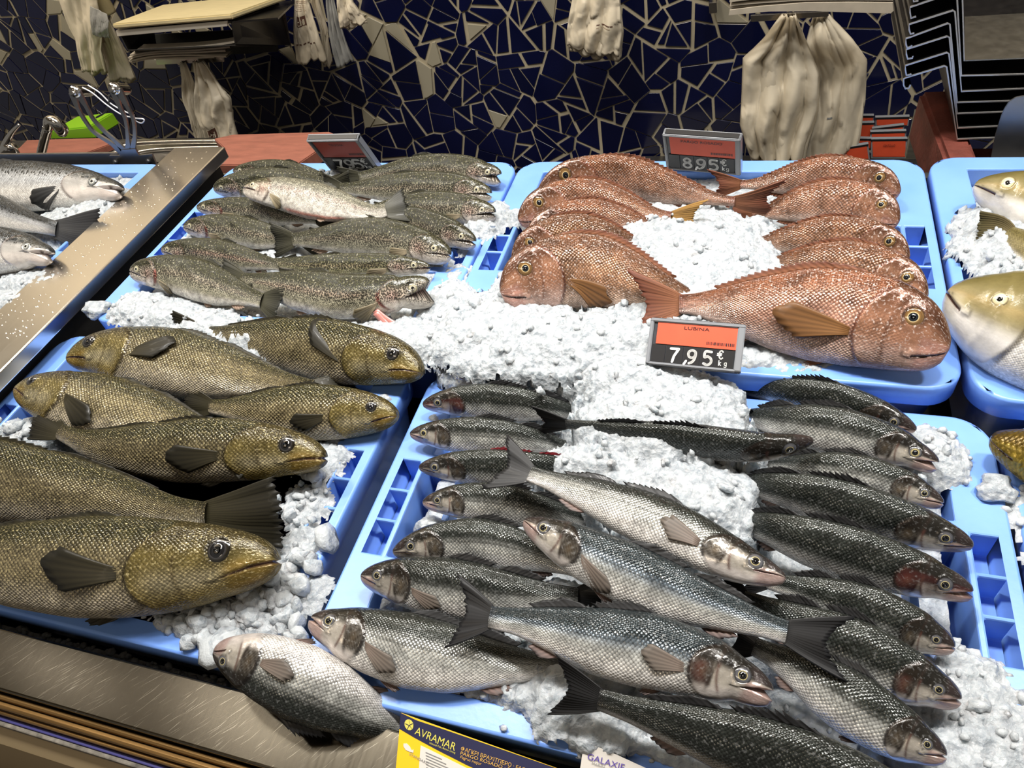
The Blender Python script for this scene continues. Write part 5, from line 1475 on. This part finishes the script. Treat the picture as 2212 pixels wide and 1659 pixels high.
# ------------------------------------------------------------------ behind the crates
def slab4(name, pts, down, mat, parent=None, bevel=0.0):
    """four corner points (px, py, y-plane) or world points, thickened by the vector down"""
    Pw = [np.array(at_y(*p)) if len(p) == 3 and abs(p[0]) > 20 or len(p) == 3 and p[0] == 0 else np.array(p, float) for p in pts]
    d = np.asarray(down, float)
    org = np.array(parent.location) if parent is not None else np.zeros(3)
    bm = bmesh.new()
    a = [bm.verts.new(Vector(p - org)) for p in Pw]; b = [bm.verts.new(Vector(p + d - org)) for p in Pw]
    n_ = len(a)
    bm.faces.new(a); bm.faces.new(b[::-1])
    for i in range(n_): bm.faces.new((a[i], b[i], b[(i + 1) % n_], a[(i + 1) % n_]))
    bmesh.ops.recalc_face_normals(bm, faces=bm.faces)
    if bevel: bmesh.ops.bevel(bm, geom=bm.edges[:], offset=bevel, segments=2, affect='EDGES')
    return from_bm(name, bm, mat, parent)

# rear worktop with sink (left)
sink = empty('sink_unit', (-1.5, 1.25, -.12), 'stainless steel sink and worktop behind the crates at the left', 'sink')
def W4(nm, pts, down, mat, bevel=0.0): return slab4(nm, [at_z(*p) for p in pts], down, mat, sink, bevel)
W4('worktop', [(-150, 352, -.13), (560, 352, -.13), (505, 298, -.13), (-150, 306, -.13)], (0, 0, -.02), M['steel'])
W4('worktop_edge', [(210, 306, -.125), (482, 300, -.125), (480, 296, -.125), (210, 301, -.125)], (0, 0, -.012), M['steel'], .002)
W4('basin', [(225, 350, -.126), (560, 350, -.126), (490, 322, -.126), (290, 326, -.126)], (0, 0, -.002), M['grey_steel'])
rimp = [at_z(px, py, -.118) for px, py in ((200, 348), (235, 330), (275, 314), (315, 309), (400, 306), (478, 305))]
Vr, Fr = tube(catmull(rimp, 5), .006, 8); mesh('basin_rim', Vr, Fr, M['steel'], sink, smooth=True, origin=np.array(sink.location))
rimp = [at_z(px, py, -.120) for px, py in ((260, 346), (290, 332), (330, 324), (400, 320), (490, 318))]
Vr, Fr = tube(catmull(rimp, 5), .005, 8); mesh('basin_rim', Vr, Fr, M['steel'], sink, smooth=True, origin=np.array(sink.location))
wt = box('worktop_front', (-2.3, 1.10, -1.0), (-0.80, 1.16, -.16), M['grey_steel'])
tag(wt, 'grey steel cabinet front under the rear sink', 'cabinet')
bb = slab4('cutting_board', [at_z(*p, -.085) for p in ((24, 336), (58, 302), (228, 297), (243, 309), (170, 336))], (0, 0, -.018), M['redboard'], None, .002)
tag(bb, 'brown red cutting board by the tap at the left', 'cutting board', 'brown red cutting boards behind the counter')
bb = slab4('cutting_board', [at_z(*p, -.080) for p in ((470, 356), (486, 322), (462, 299), (505, 290), (712, 284), (733, 293), (640, 356))], (0, 0, -.03), M['redboard'], None, .002)
tag(bb, 'brown red cutting board behind the leaning price tag', 'cutting board', 'brown red cutting boards behind the counter')
gt = slab4('plastic_tub', [at_y(*p) for p in ((108, 301, 1.42), (112, 282, 1.42), (190, 274, 1.42), (207, 299, 1.42))], (0, .10, -.01), M['green'], None, .003)
tag(gt, 'lime green plastic tub behind the tap', 'tub')

tap = empty('tap', at_y(88, 335, 1.15), 'chrome spray tap with round head rising behind the salmon', 'tap')
tapo = np.array(tap.location)
def tp(nm, pts, rad, mat, y=1.15, n=14, root=tap):
    Pp = catmull([at_y(p[0], p[1], p[2] if len(p) > 2 else y) for p in pts], 6)
    r_ = np.interp(np.linspace(0, 1, len(Pp)), np.linspace(0, 1, len(rad)), rad) if not np.isscalar(rad) else rad
    V, F = tube(Pp, r_, n)
    return mesh(nm, V, F, mat, root, smooth=True, origin=np.array(root.location))
tp('neck', [(86, 345), (94, 310), (103, 275)], .0098, M['chrome'])
tp('spray_head', [(103, 277), (108, 262), (120, 264), (131, 277), (134, 286)], [.0095, .0125, .0130, .0140, .0150, .0120], M['chrome'])
tp('spray_face', [(133, 283), (135, 291)], [.0125, .009], M['grey_steel'])
lev = empty('tap_lever', at_y(15, 335, 1.12), 'curved chrome tap lever at the left edge', 'tap')
tp('lever', [(6, 334), (14, 308), (26, 286), (42, 269)], [.010, .008, .005, .003], M['chrome'], 1.12, root=lev)
tp('lever_base', [(4, 340), (22, 318), (34, 338)], [.012, .014, .011], M['chrome'], 1.12, root=lev)

# bag clamp: plate, two slotted arms, two rollers, cable tie
cl = empty('bag_clamp', at_y(290, 345, 1.03), 'grey steel bag clamp with two slotted arms and rollers behind the salmon crate', 'clamp')
clo = np.array(cl.location)
def ribbon(nm, pxs, wpx, y, thick, mat, root=cl):
    P = np.array(catmull([(a, b, 0) for a, b in pxs], 6))[:, :2]
    Tn = np.gradient(P, axis=0); Tn /= np.linalg.norm(Tn, axis=1)[:, None]
    Nn = np.stack([-Tn[:, 1], Tn[:, 0]], -1)
    wv = np.interp(np.linspace(0, 1, len(P)), np.linspace(0, 1, len(wpx)), wpx) if not np.isscalar(wpx) else np.full(len(P), wpx)
    a = P + Nn * wv[:, None] / 2; b = P - Nn * wv[:, None] / 2
    V, F = [], []
    for q in range(len(P)):
        A, B = at_y(*a[q], y), at_y(*b[q], y)
        V += [A, B, B + np.array([0, thick, 0]), A + np.array([0, thick, 0])]
    for q in range(len(P) - 1):
        for k in range(4): F.append((q * 4 + k, q * 4 + (k + 1) % 4, q * 4 + 4 + (k + 1) % 4, q * 4 + 4 + k))
    F.append((0, 3, 2, 1)); m_ = (len(P) - 1) * 4; F.append((m_, m_ + 1, m_ + 2, m_ + 3))
    return mesh(nm, V, F, mat, root, origin=np.array(root.location))
slab4('base_plate', [at_y(*p, 1.03) for p in ((-60, 334), (255, 331), (255, 357), (-60, 363))], (0, .006, 0), M['grey_steel'], cl, .001)
slab4('mounting_plate', [at_y(*p, 1.026) for p in ((236, 336), (258, 336), (262, 324), (292, 322), (300, 336), (328, 333), (338, 357), (240, 359))], (0, .004, 0), M['grey_steel'], cl)
for (px, py) in ((250, 350), (321, 348)):
    tp('bolt', [(px, py, 1.027), (px + 1, py + 1, 1.014)], [.0065, .005], M['black'], root=cl, n=8)
ribbon('arm', [(155, 200), (167, 234), (184, 264), (204, 288), (240, 311), (264, 332)], [15, 7, 6, 6, 7, 12], 1.028, .004, M['grey_steel'])
ribbon('arm', [(166, 200), (184, 229), (200, 258), (223, 283), (249, 306), (272, 332)], [15, 7, 6, 6, 7, 12], 1.028, .004, M['grey_steel'])
ribbon('arm', [(243, 195), (258, 232), (270, 260), (275, 298), (276, 332)], [16, 7, 6, 7, 14], 1.028, .004, M['grey_steel'])
ribbon('arm', [(254, 195), (274, 231), (287, 260), (290, 294), (284, 332)], [16, 7, 6, 7, 14], 1.028, .004, M['grey_steel'])
for (a, b) in (((161, 198, 1.026), (193, 196, 1.075)), ((246, 191, 1.026), (272, 193, 1.07))):
    tp('roller', [a, ((a[0] + b[0]) / 2, (a[1] + b[1]) / 2, (a[2] + b[2]) / 2), b], .0105, M['chrome'], root=cl, n=20)
    tp('roller_bolt', [(a[0], a[1] + 2, 1.026), (a[0] - 1, a[1] + 3, 1.018)], .004, M['chrome'], root=cl, n=8)
tp('cable_tie', [(178, 189), (200, 201), (230, 226), (262, 247), (290, 255), (309, 257), (311, 262), (304, 266), (292, 260)], .0014, M['whitewire'], 1.04, 6, cl)
tp('cable_tie', [(190, 184), (215, 200), (240, 224), (268, 240), (290, 249)], .0014, M['whitewire'], 1.045, 6, cl)
tp('cord', [(236, 205), (235, 225), (226, 243), (208, 254)], .0018, M['dark'], 1.045, 6, cl)

# wall shelf with cutting board, paper and hooks
sh = empty('wall_shelf', at_y(400, 100, 1.6), 'dark open steel wall box with a cream board lying on top', 'shelf')
def S4(nm, pts, down, mat, root=sh, bevel=0.0): return slab4(nm, [at_y(*p) for p in pts], down, mat, root, bevel)
S4('top_lip', [(250, 66, 1.5), (492, 45, 1.5), (491, 57, 1.497), (253, 79, 1.497)], (0, .004, 0), M['pale_steel'], bevel=.0008)
S4('top_plate', [(250, 66, 1.5), (600, 38, 1.5), (640, 0, 1.74), (330, 20, 1.74)], (0, 0, -.004), M['dark_steel'])
S4('side_panel', [(498, 45, 1.5), (507, 95, 1.5), (625, 98, 1.70), (598, 0, 1.70)], (.003, 0, 0), M['dark_steel'])
S4('mounting_flange', [(600, 10, 1.70), (612, 8, 1.70), (628, 100, 1.70), (616, 100, 1.70)], (0, .003, 0), M['grey_steel'])
S4('back_plate', [(262, 78, 1.72), (600, 60, 1.72), (600, 112, 1.72), (290, 130, 1.72)], (0, .003, 0), M['dark'])
S4('bottom_plate', [(276, 107, 1.5), (508, 96, 1.5), (590, 96, 1.7), (330, 108, 1.7)], (0, 0, -.003), M['dark'])
S4('side_panel', [(262, 78, 1.5), (277, 108, 1.5), (340, 108, 1.7), (330, 50, 1.7)], (-.003, 0, 0), M['dark'])
cb = slab4('chopping_board', [at_y(*p) for p in ((240, 52, 1.49), (498, 30, 1.49), (640, -20, 1.70), (352, 10, 1.70))], (0, 0, -.012), M['cream'], None, .003)
tag(cb, 'cream cutting board lying on the wall box', 'cutting board')

def paper_stack(label, rows, y, seed):
    r_ = random.Random(seed)
    root = empty('paper_stack', at_y((rows[0][0][0] + rows[0][-1][0]) / 2, rows[0][0][1], y), label, 'paper')
    for k, line in enumerate(rows):
        P = catmull([(a, b, 0) for a, b in line], 8)[:, :2]
        V, F = [], []
        for q, (a, b) in enumerate(P):
            A = at_y(a, b, y + .004 * k)
            dz = .004
            V += [A, A - np.array([0, 0, dz]), A + np.array([0, .03, .0]), A + np.array([0, .03, -dz])]
        for q in range(len(P) - 1):
            i, j = q * 4, q * 4 + 4
            F += [(i, j, j + 1, i + 1), (i, i + 2, j + 2, j), (i + 1, j + 1, j + 3, i + 3)]
        mesh('sheet', V, F, M['paper'], root, smooth=False, origin=np.array(root.location))
    return root
paper_stack('stack of wrapping paper under the dark wall box', [[(296, 106), (360, 104), (440, 99), (507, 89)], [(280, 118), (340, 110), (420, 107), (496, 100)], [(276, 124), (330, 115), (410, 112), (486, 108)], [(278, 130), (330, 121), (400, 118), (488, 121)], [(282, 134), (320, 126), (390, 124), (462, 122)]], 1.52, 3)
st = slab4('hook_rail', [at_y(*p) for p in ((336, 128, 1.6), (482, 120, 1.6), (484, 134, 1.6), (338, 140, 1.6))], (0, .006, 0), M['steel'], None, .001)
tag(st, 'short steel rail under the wrapping paper', 'rail')
pr_ = paper_stack('thick stack of newsprint above the two big hanging bags', [[(1576, 0), (1650, -8), (1760, -14), (1930, -16)], [(1580, 8), (1650, 2), (1760, -4), (1938, -4)], [(1576, 14), (1660, 8), (1760, 2), (1938, 4)], [(1580, 20), (1660, 12), (1760, 6), (1936, 6)]], 1.50, 5)
sheet = slab4('folded_sheet', [at_y(*p) for p in ((1574, 33, 1.497), (1660, 25, 1.497), (1760, 24, 1.497), (1840, 27, 1.497), (1926, 29, 1.497), (1940, 6, 1.497), (1840, 5, 1.497), (1740, 6, 1.497), (1640, 14, 1.497), (1576, 22, 1.497))], (0, .003, 0), M['paper'], pr_)
st = slab4('hook_rail', [at_y(*p) for p in ((1621, 33, 1.6), (1790, 24, 1.6), (1790, 36, 1.6), (1622, 48, 1.6))], (0, .006, 0), M['steel'], None, .001)
tag(st, 'steel hook rail carrying the two big hanging bags', 'rail')
st = slab4('wall_bracket', [at_y(*p) for p in ((1531, 6, 1.74), (1548, 5, 1.74), (1549, 28, 1.74), (1532, 30, 1.74))], (0, .05, 0), M['steel'], None, .001)
tag(st, 'small steel bracket on the mosaic left of the newsprint', 'bracket')

# hanging bags
def bag(left, right, y, label, mat='bag', pleats=3.0, amp=.016, seed=1, layers=2, logo=None, group='film bags hanging on the wall', cat='bag', ragged=6):
    r_ = np.random.RandomState(seed)
    root = empty('plastic_bag', at_y((left[0][0] + right[0][0]) / 2, left[0][1], y), label, cat, group)
    def res(pts, n):
        P = np.array(pts, float); d = np.r_[0, np.cumsum(np.linalg.norm(np.diff(P, axis=0), axis=1))]; t_ = np.linspace(0, d[-1], n)
        return np.stack([np.interp(t_, d, P[:, 0]), np.interp(t_, d, P[:, 1])], -1)
    nu, nv = 40, 40
    for ly in range(layers):
        Lp, Rp = res(left, nv), res(right, nv)
        sh_ = ly * 5.0
        u = np.linspace(0, 1, nu); v = np.linspace(0, 1, nv)
        U, Vv = np.meshgrid(u, v, indexing='ij')
        ph = r_.rand() * 6
        edge = (ragged * (np.sin(U * 9 + ph) * .5 + np.sin(U * 23 + ph * 2) * .4 + np.abs(np.sin(U * 5 + ph)) * .6) + sh_) * Vv ** 6
        PX = Lp[None, :, 0] * (1 - U) + Rp[None, :, 0] * U + ly * 2.5 * Vv
        PY = Lp[None, :, 1] * (1 - U) + Rp[None, :, 1] * U + edge
        w_ = .25 + .75 * np.sin(np.clip(U, 0, 1) * math.pi) ** .5
        cr = np.abs(np.sin(U * pleats * math.pi + ph + 1.2 * Vv)) ** .7
        fc_ = worley(U * (1.2 + .8 * Vv) + r_.rand() * 3, Vv * 1.6 + r_.rand() * 3, .30, seed * 3 + ly)
        fac = (fc_[3] - .5) * fc_[5] + (fc_[4] - .5) * fc_[6]
        DY = -amp * .38 * fac - .0016 * np.abs(np.sin(U * 31 + 3 * np.sin(Vv * 6 + ph))) * Vv - .62 * amp * w_ * (cr * (.5 + .5 * Vv) + .35 * np.abs(np.sin(U * 9 + Vv * 3 + ph)) * .9 + .22 * np.sin(Vv * 13 + U * 6 + ph * 3)) - .012 * np.sin(Vv * math.pi * .8)
        Vt = []
        for (a, b, c) in zip(PX.ravel(), PY.ravel(), DY.ravel()):
            p = at_y(a, b, y + ly * .012)
            Vt.append(p + np.array([0, c, 0]))
        idx = np.arange(nu * nv).reshape(nu, nv)
        q = np.stack([idx[:-1, :-1], idx[1:, :-1], idx[1:, 1:], idx[:-1, 1:]], -1).reshape(-1, 4)
        o = mesh('film_layer', np.array(Vt), q, M[mat], root, None, None, True, np.array(root.location))
        md = o.modifiers.new('thick', 'SOLIDIFY'); md.thickness = .0012
        if logo and ly == 0:
            grid = np.array(Vt).reshape(nu, nv, 3)
            def onbag(uu, vv):
                i, j = min(int(uu * (nu - 1)), nu - 2), min(int(vv * (nv - 1)), nv - 2)
                fu, fv_ = uu * (nu - 1) - i, vv * (nv - 1) - j
                p = grid[i, j] * (1 - fu) * (1 - fv_) + grid[i + 1, j] * fu * (1 - fv_) + grid[i, j + 1] * (1 - fu) * fv_ + grid[i + 1, j + 1] * fu * fv_
                return p + np.array([0, -.0022, 0]) - np.array(root.location)
            for (nm_, mt_, u0, u1, v0, v1) in logo:
                k = 8
                Vl, Fl = [], []
                for a in range(k):
                    for b in range(k):
                        Vl.append(onbag(u0 + (u1 - u0) * a / (k - 1), v0 + (v1 - v0) * b / (k - 1)) - np.array([0, .0006 * (mt_ == 'bag'), 0]))
                for a in range(k - 1):
                    for b in range(k - 1): Fl.append((a * k + b, (a + 1) * k + b, (a + 1) * k + b + 1, a * k + b + 1))
                mesh(nm_, Vl, Fl, M[mt_], root)
    return root
def litter(u0, u1, v0, v1):
    """brown square with the pale bin-and-person sign"""
    X_ = lambda t: u0 + (u1 - u0) * t
    Y_ = lambda t: v0 + (v1 - v0) * t
    o = [('printed_square', 'print', u0, u1, v0, v1)]
    for (a, b, c, d) in ((.16, .24, .5, .88), (.16, .62, .82, .9), (.54, .62, .5, .88), (.16, .34, .46, .54), (.72, .84, .34, .46), (.70, .82, .5, .92), (.56, .74, .5, .57), (.36, .46, .46, .55)):
        o.append(('printed_mark', 'bag', X_(a), X_(b), Y_(c), Y_(d)))
    return o
bag([(640, -60), (640, 0), (640, 60), (644, 128)], [(668, -60), (672, 0), (692, 60), (710, 120)], 1.70, 'white bag printed with a brown square sign, right of the wall box', pleats=1.5, amp=.02, seed=4, layers=1,
    logo=litter(.22, .62, .47, .585) + [('printed_line', 'printlight', .1, .9, .30 + .018 * q, .308 + .018 * q) for q in range(2)] + [('printed_line', 'printlight', .1, .8, .345 + .02 * q, .352 + .02 * q) for q in range(4)] + [('printed_line', 'print', .12 + .13 * q, .20 + .13 * q, .785, .80) for q in range(6)], ragged=7)
bag([(672, -60), (676, 0), (698, 60), (706, 135)], [(684, -60), (694, 0), (712, 55), (722, 132)], 1.74, 'shaded white bag behind the printed bag', pleats=1, seed=5, layers=1)
bag([(705, -60), (708, 0), (716, 70), (731, 143)], [(718, -60), (726, 0), (748, 70), (767, 124)], 1.70, 'long clear film bag hanging right of the printed bag', 'clear', 3.5, .012, 6, 1, ragged=3)
bag([(728, -50), (734, 0), (739, 52)], [(752, -50), (768, 0), (795, 40)], 1.66, 'short white bag over the long clear bag', pleats=1.2, seed=7, layers=2, ragged=4)
bag([(120, -60), (134, 0), (152, 45), (170, 80), (180, 145)], [(205, -60), (215, 0), (228, 50), (226, 100), (236, 148)], 1.66, 'large crumpled white bag at the top left, front one of the pair', pleats=2.2, amp=.02, seed=8, layers=2, ragged=5)
bag([(190, -40), (200, 20), (218, 80), (241, 168)], [(205, -40), (232, 20), (264, 80), (297, 164)], 1.70, 'white bag hanging next to the wall box, rear one of the pair', pleats=1.4, amp=.014, seed=9, layers=2, ragged=3, logo=[('printed_square', 'printlight', .12, .40, .55, .61)])
bag([(196, 12), (202, 40), (206, 72)], [(232, 30), (240, 44), (242, 78)], 1.63, 'small clear flap over the left white bags', 'clear', 1.2, .006, 10, 1, ragged=2)
rl = empty('paper_roll', at_y(222, 12, 1.68), 'cream paper roll behind the left bags', 'roll')
tp('roll', [(196, -40, 1.7), (214, -4, 1.7), (233, 30, 1.7)], .024, M['cream'], root=rl, n=24)
bag([(391, 133), (397, 170), (399, 205), (418, 255), (428, 297)], [(402, 133), (424, 175), (430, 215), (440, 260), (450, 297)], 1.60, 'narrow white bag hanging left under the wrapping paper', pleats=1.6, seed=11, layers=2, ragged=3)
bag([(420, 130), (428, 180), (426, 240), (444, 270), (452, 299)], [(440, 130), (470, 165), (505, 205), (510, 250), (522, 292)], 1.58, 'bunch of white bags with grey print under the wrapping paper', pleats=3, amp=.03, seed=12, layers=2, ragged=5, logo=litter(.22, .42, .84, .97))
bag([(1240, -50), (1238, 0), (1229, 50), (1228, 92)], [(1335, -50), (1340, 0), (1346, 60), (1338, 112)], 1.68, 'bunch of white bags hanging alone in mid wall', pleats=3.5, amp=.024, seed=13, layers=3, ragged=7, logo=[('printed_line', 'print', .55, .85, .60, .615), ('printed_line', 'printlight', .55, .80, .64, .65)])
bag([(1690, 30), (1650, 80), (1606, 120), (1604, 190), (1600, 262), (1612, 300), (1624, 336)], [(1718, 30), (1742, 90), (1768, 150), (1764, 230), (1740, 300), (1732, 338)], 1.58, 'left one of the two big white bags hanging under the newsprint', pleats=3.4, amp=.045, seed=14, layers=3, ragged=6)
bag([(1758, 30), (1742, 85), (1765, 160), (1752, 250), (1735, 300), (1730, 336)], [(1790, 30), (1840, 80), (1872, 125), (1866, 210), (1856, 280), (1848, 318)], 1.62, 'right one of the two big white bags hanging under the newsprint', pleats=2.2, amp=.030, seed=15, layers=2, ragged=5, logo=[('printed_line', 'greyink', .30, .40, .70, .712)])

# right: red block, nested steel trays, paddle, stored price tags
rb = slab4('chopping_block', [at_z(*p, .0) for p in ((2046, 352), (2118, 352), (2056, 193), (1987, 196))], (0, 0, -.085), M['redblock'], None, .006)
tag(rb, 'brown red chopping block behind the crates at the right', 'block')
rb2 = slab4('chopping_block', [at_z(*p, -.035) for p in ((2110, 350), (2260, 350), (2240, 318), (2090, 318))], (0, 0, -.1), M['redblock'], None, .004)
tag(rb2, 'low dark red block beside the steel paddle', 'block')
wd = slab4('wooden_board', [at_y(*p) for p in ((1956, 345, 1.35), (1978, 246, 1.35), (1990, 252, 1.35), (2004, 345, 1.35))], (0, .02, 0), M['wood'], None, .001)
tag(wd, 'grey weathered board leaning against the red block', 'board')

TRAY = [
 [(1967, 183), (1963, 191), (1956, 192), (1952, 184), (1952, 171), (1958, 168), (2040, 143), (2045, 145), (2068, 301), (2330, 292)],
 [(1969, 160), (1966, 162), (1958, 163), (1956, 152), (1956, 142), (2046, 114), (2050, 117), (2069, 277), (2330, 266)],
 [(1972, 121), (1971, 126), (1961, 128), (1958, 118), (1958, 107), (2046, 79), (2051, 81), (2068, 246), (2330, 236)],
 [(1970, 98), (1968, 101), (1960, 104), (1957, 96), (1957, 84), (2047, 51), (2052, 53), (2068, 222), (2330, 214)],
 [(1975, 72), (1967, 74), (1964, 65), (1964, 53), (2059, 23), (2063, 26), (2077, 198), (2330, 187)],
 [(1979, 36), (1968, 40), (1966, 28), (1966, 16), (2062, -16), (2067, -13), (2077, 164), (2330, 158)],
 [(1984, 2), (1974, 4), (1970, -20), (2070, -50), (2078, -45), (2083, 131), (2330, 121)],
]
def tray(px, label, y0=1.10, dep=.235, t=.0016):
    root = empty('steel_tray', at_y(px[-3][0], px[-3][1], y0), label, 'tray', 'nested steel trays')
    o = np.array(root.location)
    P = np.array([at_y(a, b, y0) for a, b in px])[:, [0, 2]]
    Tn = np.gradient(P, axis=0); Tn /= np.linalg.norm(Tn, axis=1)[:, None]
    Nn = np.stack([-Tn[:, 1], Tn[:, 0]], -1) * t / 2
    n_ = len(P)
    V, F = [], []
    for y in (y0 + .001, y0 + dep):
        for q in range(n_):
            V += [(P[q, 0] + Nn[q, 0], y, P[q, 1] + Nn[q, 1]), (P[q, 0] - Nn[q, 0], y, P[q, 1] - Nn[q, 1])]
    m_ = 2 * n_
    for q in range(n_ - 1):
        i = q * 2
        F += [(i, i + 2, m_ + i + 2, m_ + i), (i + 1, m_ + i + 1, m_ + i + 3, i + 3)]
    mesh('sheet', np.array(V), F, M['dark_steel'], root, origin=o)  # dark tone stands in for the shade on the unlit undersides
    V2 = []
    for dy in (0, .0022):
        for q in range(n_):
            V2 += [(P[q, 0] + Nn[q, 0] * 1.15, y0 + dy, P[q, 1] + Nn[q, 1] * 1.15), (P[q, 0] - Nn[q, 0] * 1.15, y0 + dy, P[q, 1] - Nn[q, 1] * 1.15)]
    F2 = []
    for q in range(n_ - 1):
        i = q * 2
        F2 += [(i, i + 1, i + 3, i + 2), (i, i + 2, m_ + i + 2, m_ + i), (i + 1, m_ + i + 1, m_ + i + 3, i + 3)]
    mesh('cut_edge', np.array(V2), F2, M['edge_steel'], root, origin=o)
    bk = [(P[:, 0].max(), y0 + dep, P[-1, 1]), (P[-2, 0], y0 + dep, P[-2, 1]), (P[-2, 0] - .012, y0 + dep, P[-2, 1] + .12), (P[:, 0].max(), y0 + dep, P[-1, 1] + .12)]
    return root
ords = ['lowest', 'second from the bottom', 'third from the bottom', 'middle', 'third from the top', 'second from the top', 'topmost']
for w_, px in zip(ords, TRAY):
    tray(px, w_ + ' of the seven nested steel trays at the right edge')
tp_ = slab4('lit_flange', [at_z(*p, .1225) for p in ((2084, 130), (2330, 120), (2318, 22), (2084, 36))], (0, 0, -.0015), steel_mat('lit_flange_steel', (.36, .34, .29), .38, .3), None)  # top tray's flange catching light, painted as a paler steel sheet
tag(tp_, 'paler steel sheet painted as the lit flange of the topmost tray', 'sheet')
pd_ = slab4('steel_paddle', [at_y(*p, 1.06) for p in ((2140, 345), (2150, 292), (2162, 252), (2170, 234), (2180, 219), (2194, 210), (2212, 207), (2260, 206), (2260, 345))], (0, .0025, 0), M['grey_steel'], None, .0006)
tag(pd_, 'rounded grey steel scraper standing behind the right crate', 'scraper')

def stored(q, y, label, title=None):
    root = empty('price_tag', at_y(q[0][0], q[0][1], y), label, 'price tag', 'price tags stored by the wall')
    P = [at_y(a, b, y) for a, b in q]
    slab4('holder', P, (0, .010, 0), M['clearplastic'], root)
    c = sum(P) / 4
    slab4('red_card', [c + (p - c) * np.array([.92, 1, .80]) - np.array([0, .0012, 0]) for p in P], (0, .001, 0), M['redcard'], root)
    slab4('dark_rim', [P[0], P[1], P[1] - np.array([0, 0, .004]), P[0] - np.array([0, 0, .004])], (0, -.0016, 0), M['black'], root)
    if title:
        text_on('title_text', title, P[0] * .68 + P[1] * .32 - (P[0] - P[3]) * .36 - np.array([0, .003, 0]), (1, 0, 0), (0, 0, 1), .0055, M['black'], root.children[1], np.linalg.norm(P[1] - P[0]) * .34)
    return root
stored([(1846, 250), (1888, 250), (1887, 264), (1846, 264)], 1.70, 'stored red price tag at the rear left of the pile by the wall')
stored([(1891, 254), (1965, 252), (1962, 272), (1891, 272)], 1.69, 'stored red price tag at the rear right of the pile by the wall')
stored([(1848, 266), (1889, 265), (1888, 298), (1848, 298)], 1.67, 'stored red price tag half hidden behind the hanging bag')
stored([(1884, 278), (1953, 270), (1953, 283), (1886, 288)], 1.66, 'tilted stored red price tag in the middle of the pile')
stored([(1880, 285), (1958, 283), (1957, 300), (1880, 301)], 1.64, 'stored red price tag just above the one reading CENTOLLO')
stored([(1842, 299), (1884, 300), (1881, 322), (1842, 322)], 1.63, 'stored red price tag left of the one reading CENTOLLO')
stored([(1882, 301), (1960, 300), (1958, 342), (1882, 342)], 1.62, 'stored red price tag reading CENTOLLO by the wall', 'CENTOLLO')
stored([(1796, 324), (1876, 311), (1879, 345), (1798, 345)], 1.60, 'stored red price tag lying tilted at the left of the pile')
ld = box('rear_ledge', (-0.3, 1.56, -.50), (0.9, 1.79, -.42), M['grey_steel']); tag(ld, 'grey steel ledge at the wall under the stored price tags', 'ledge')
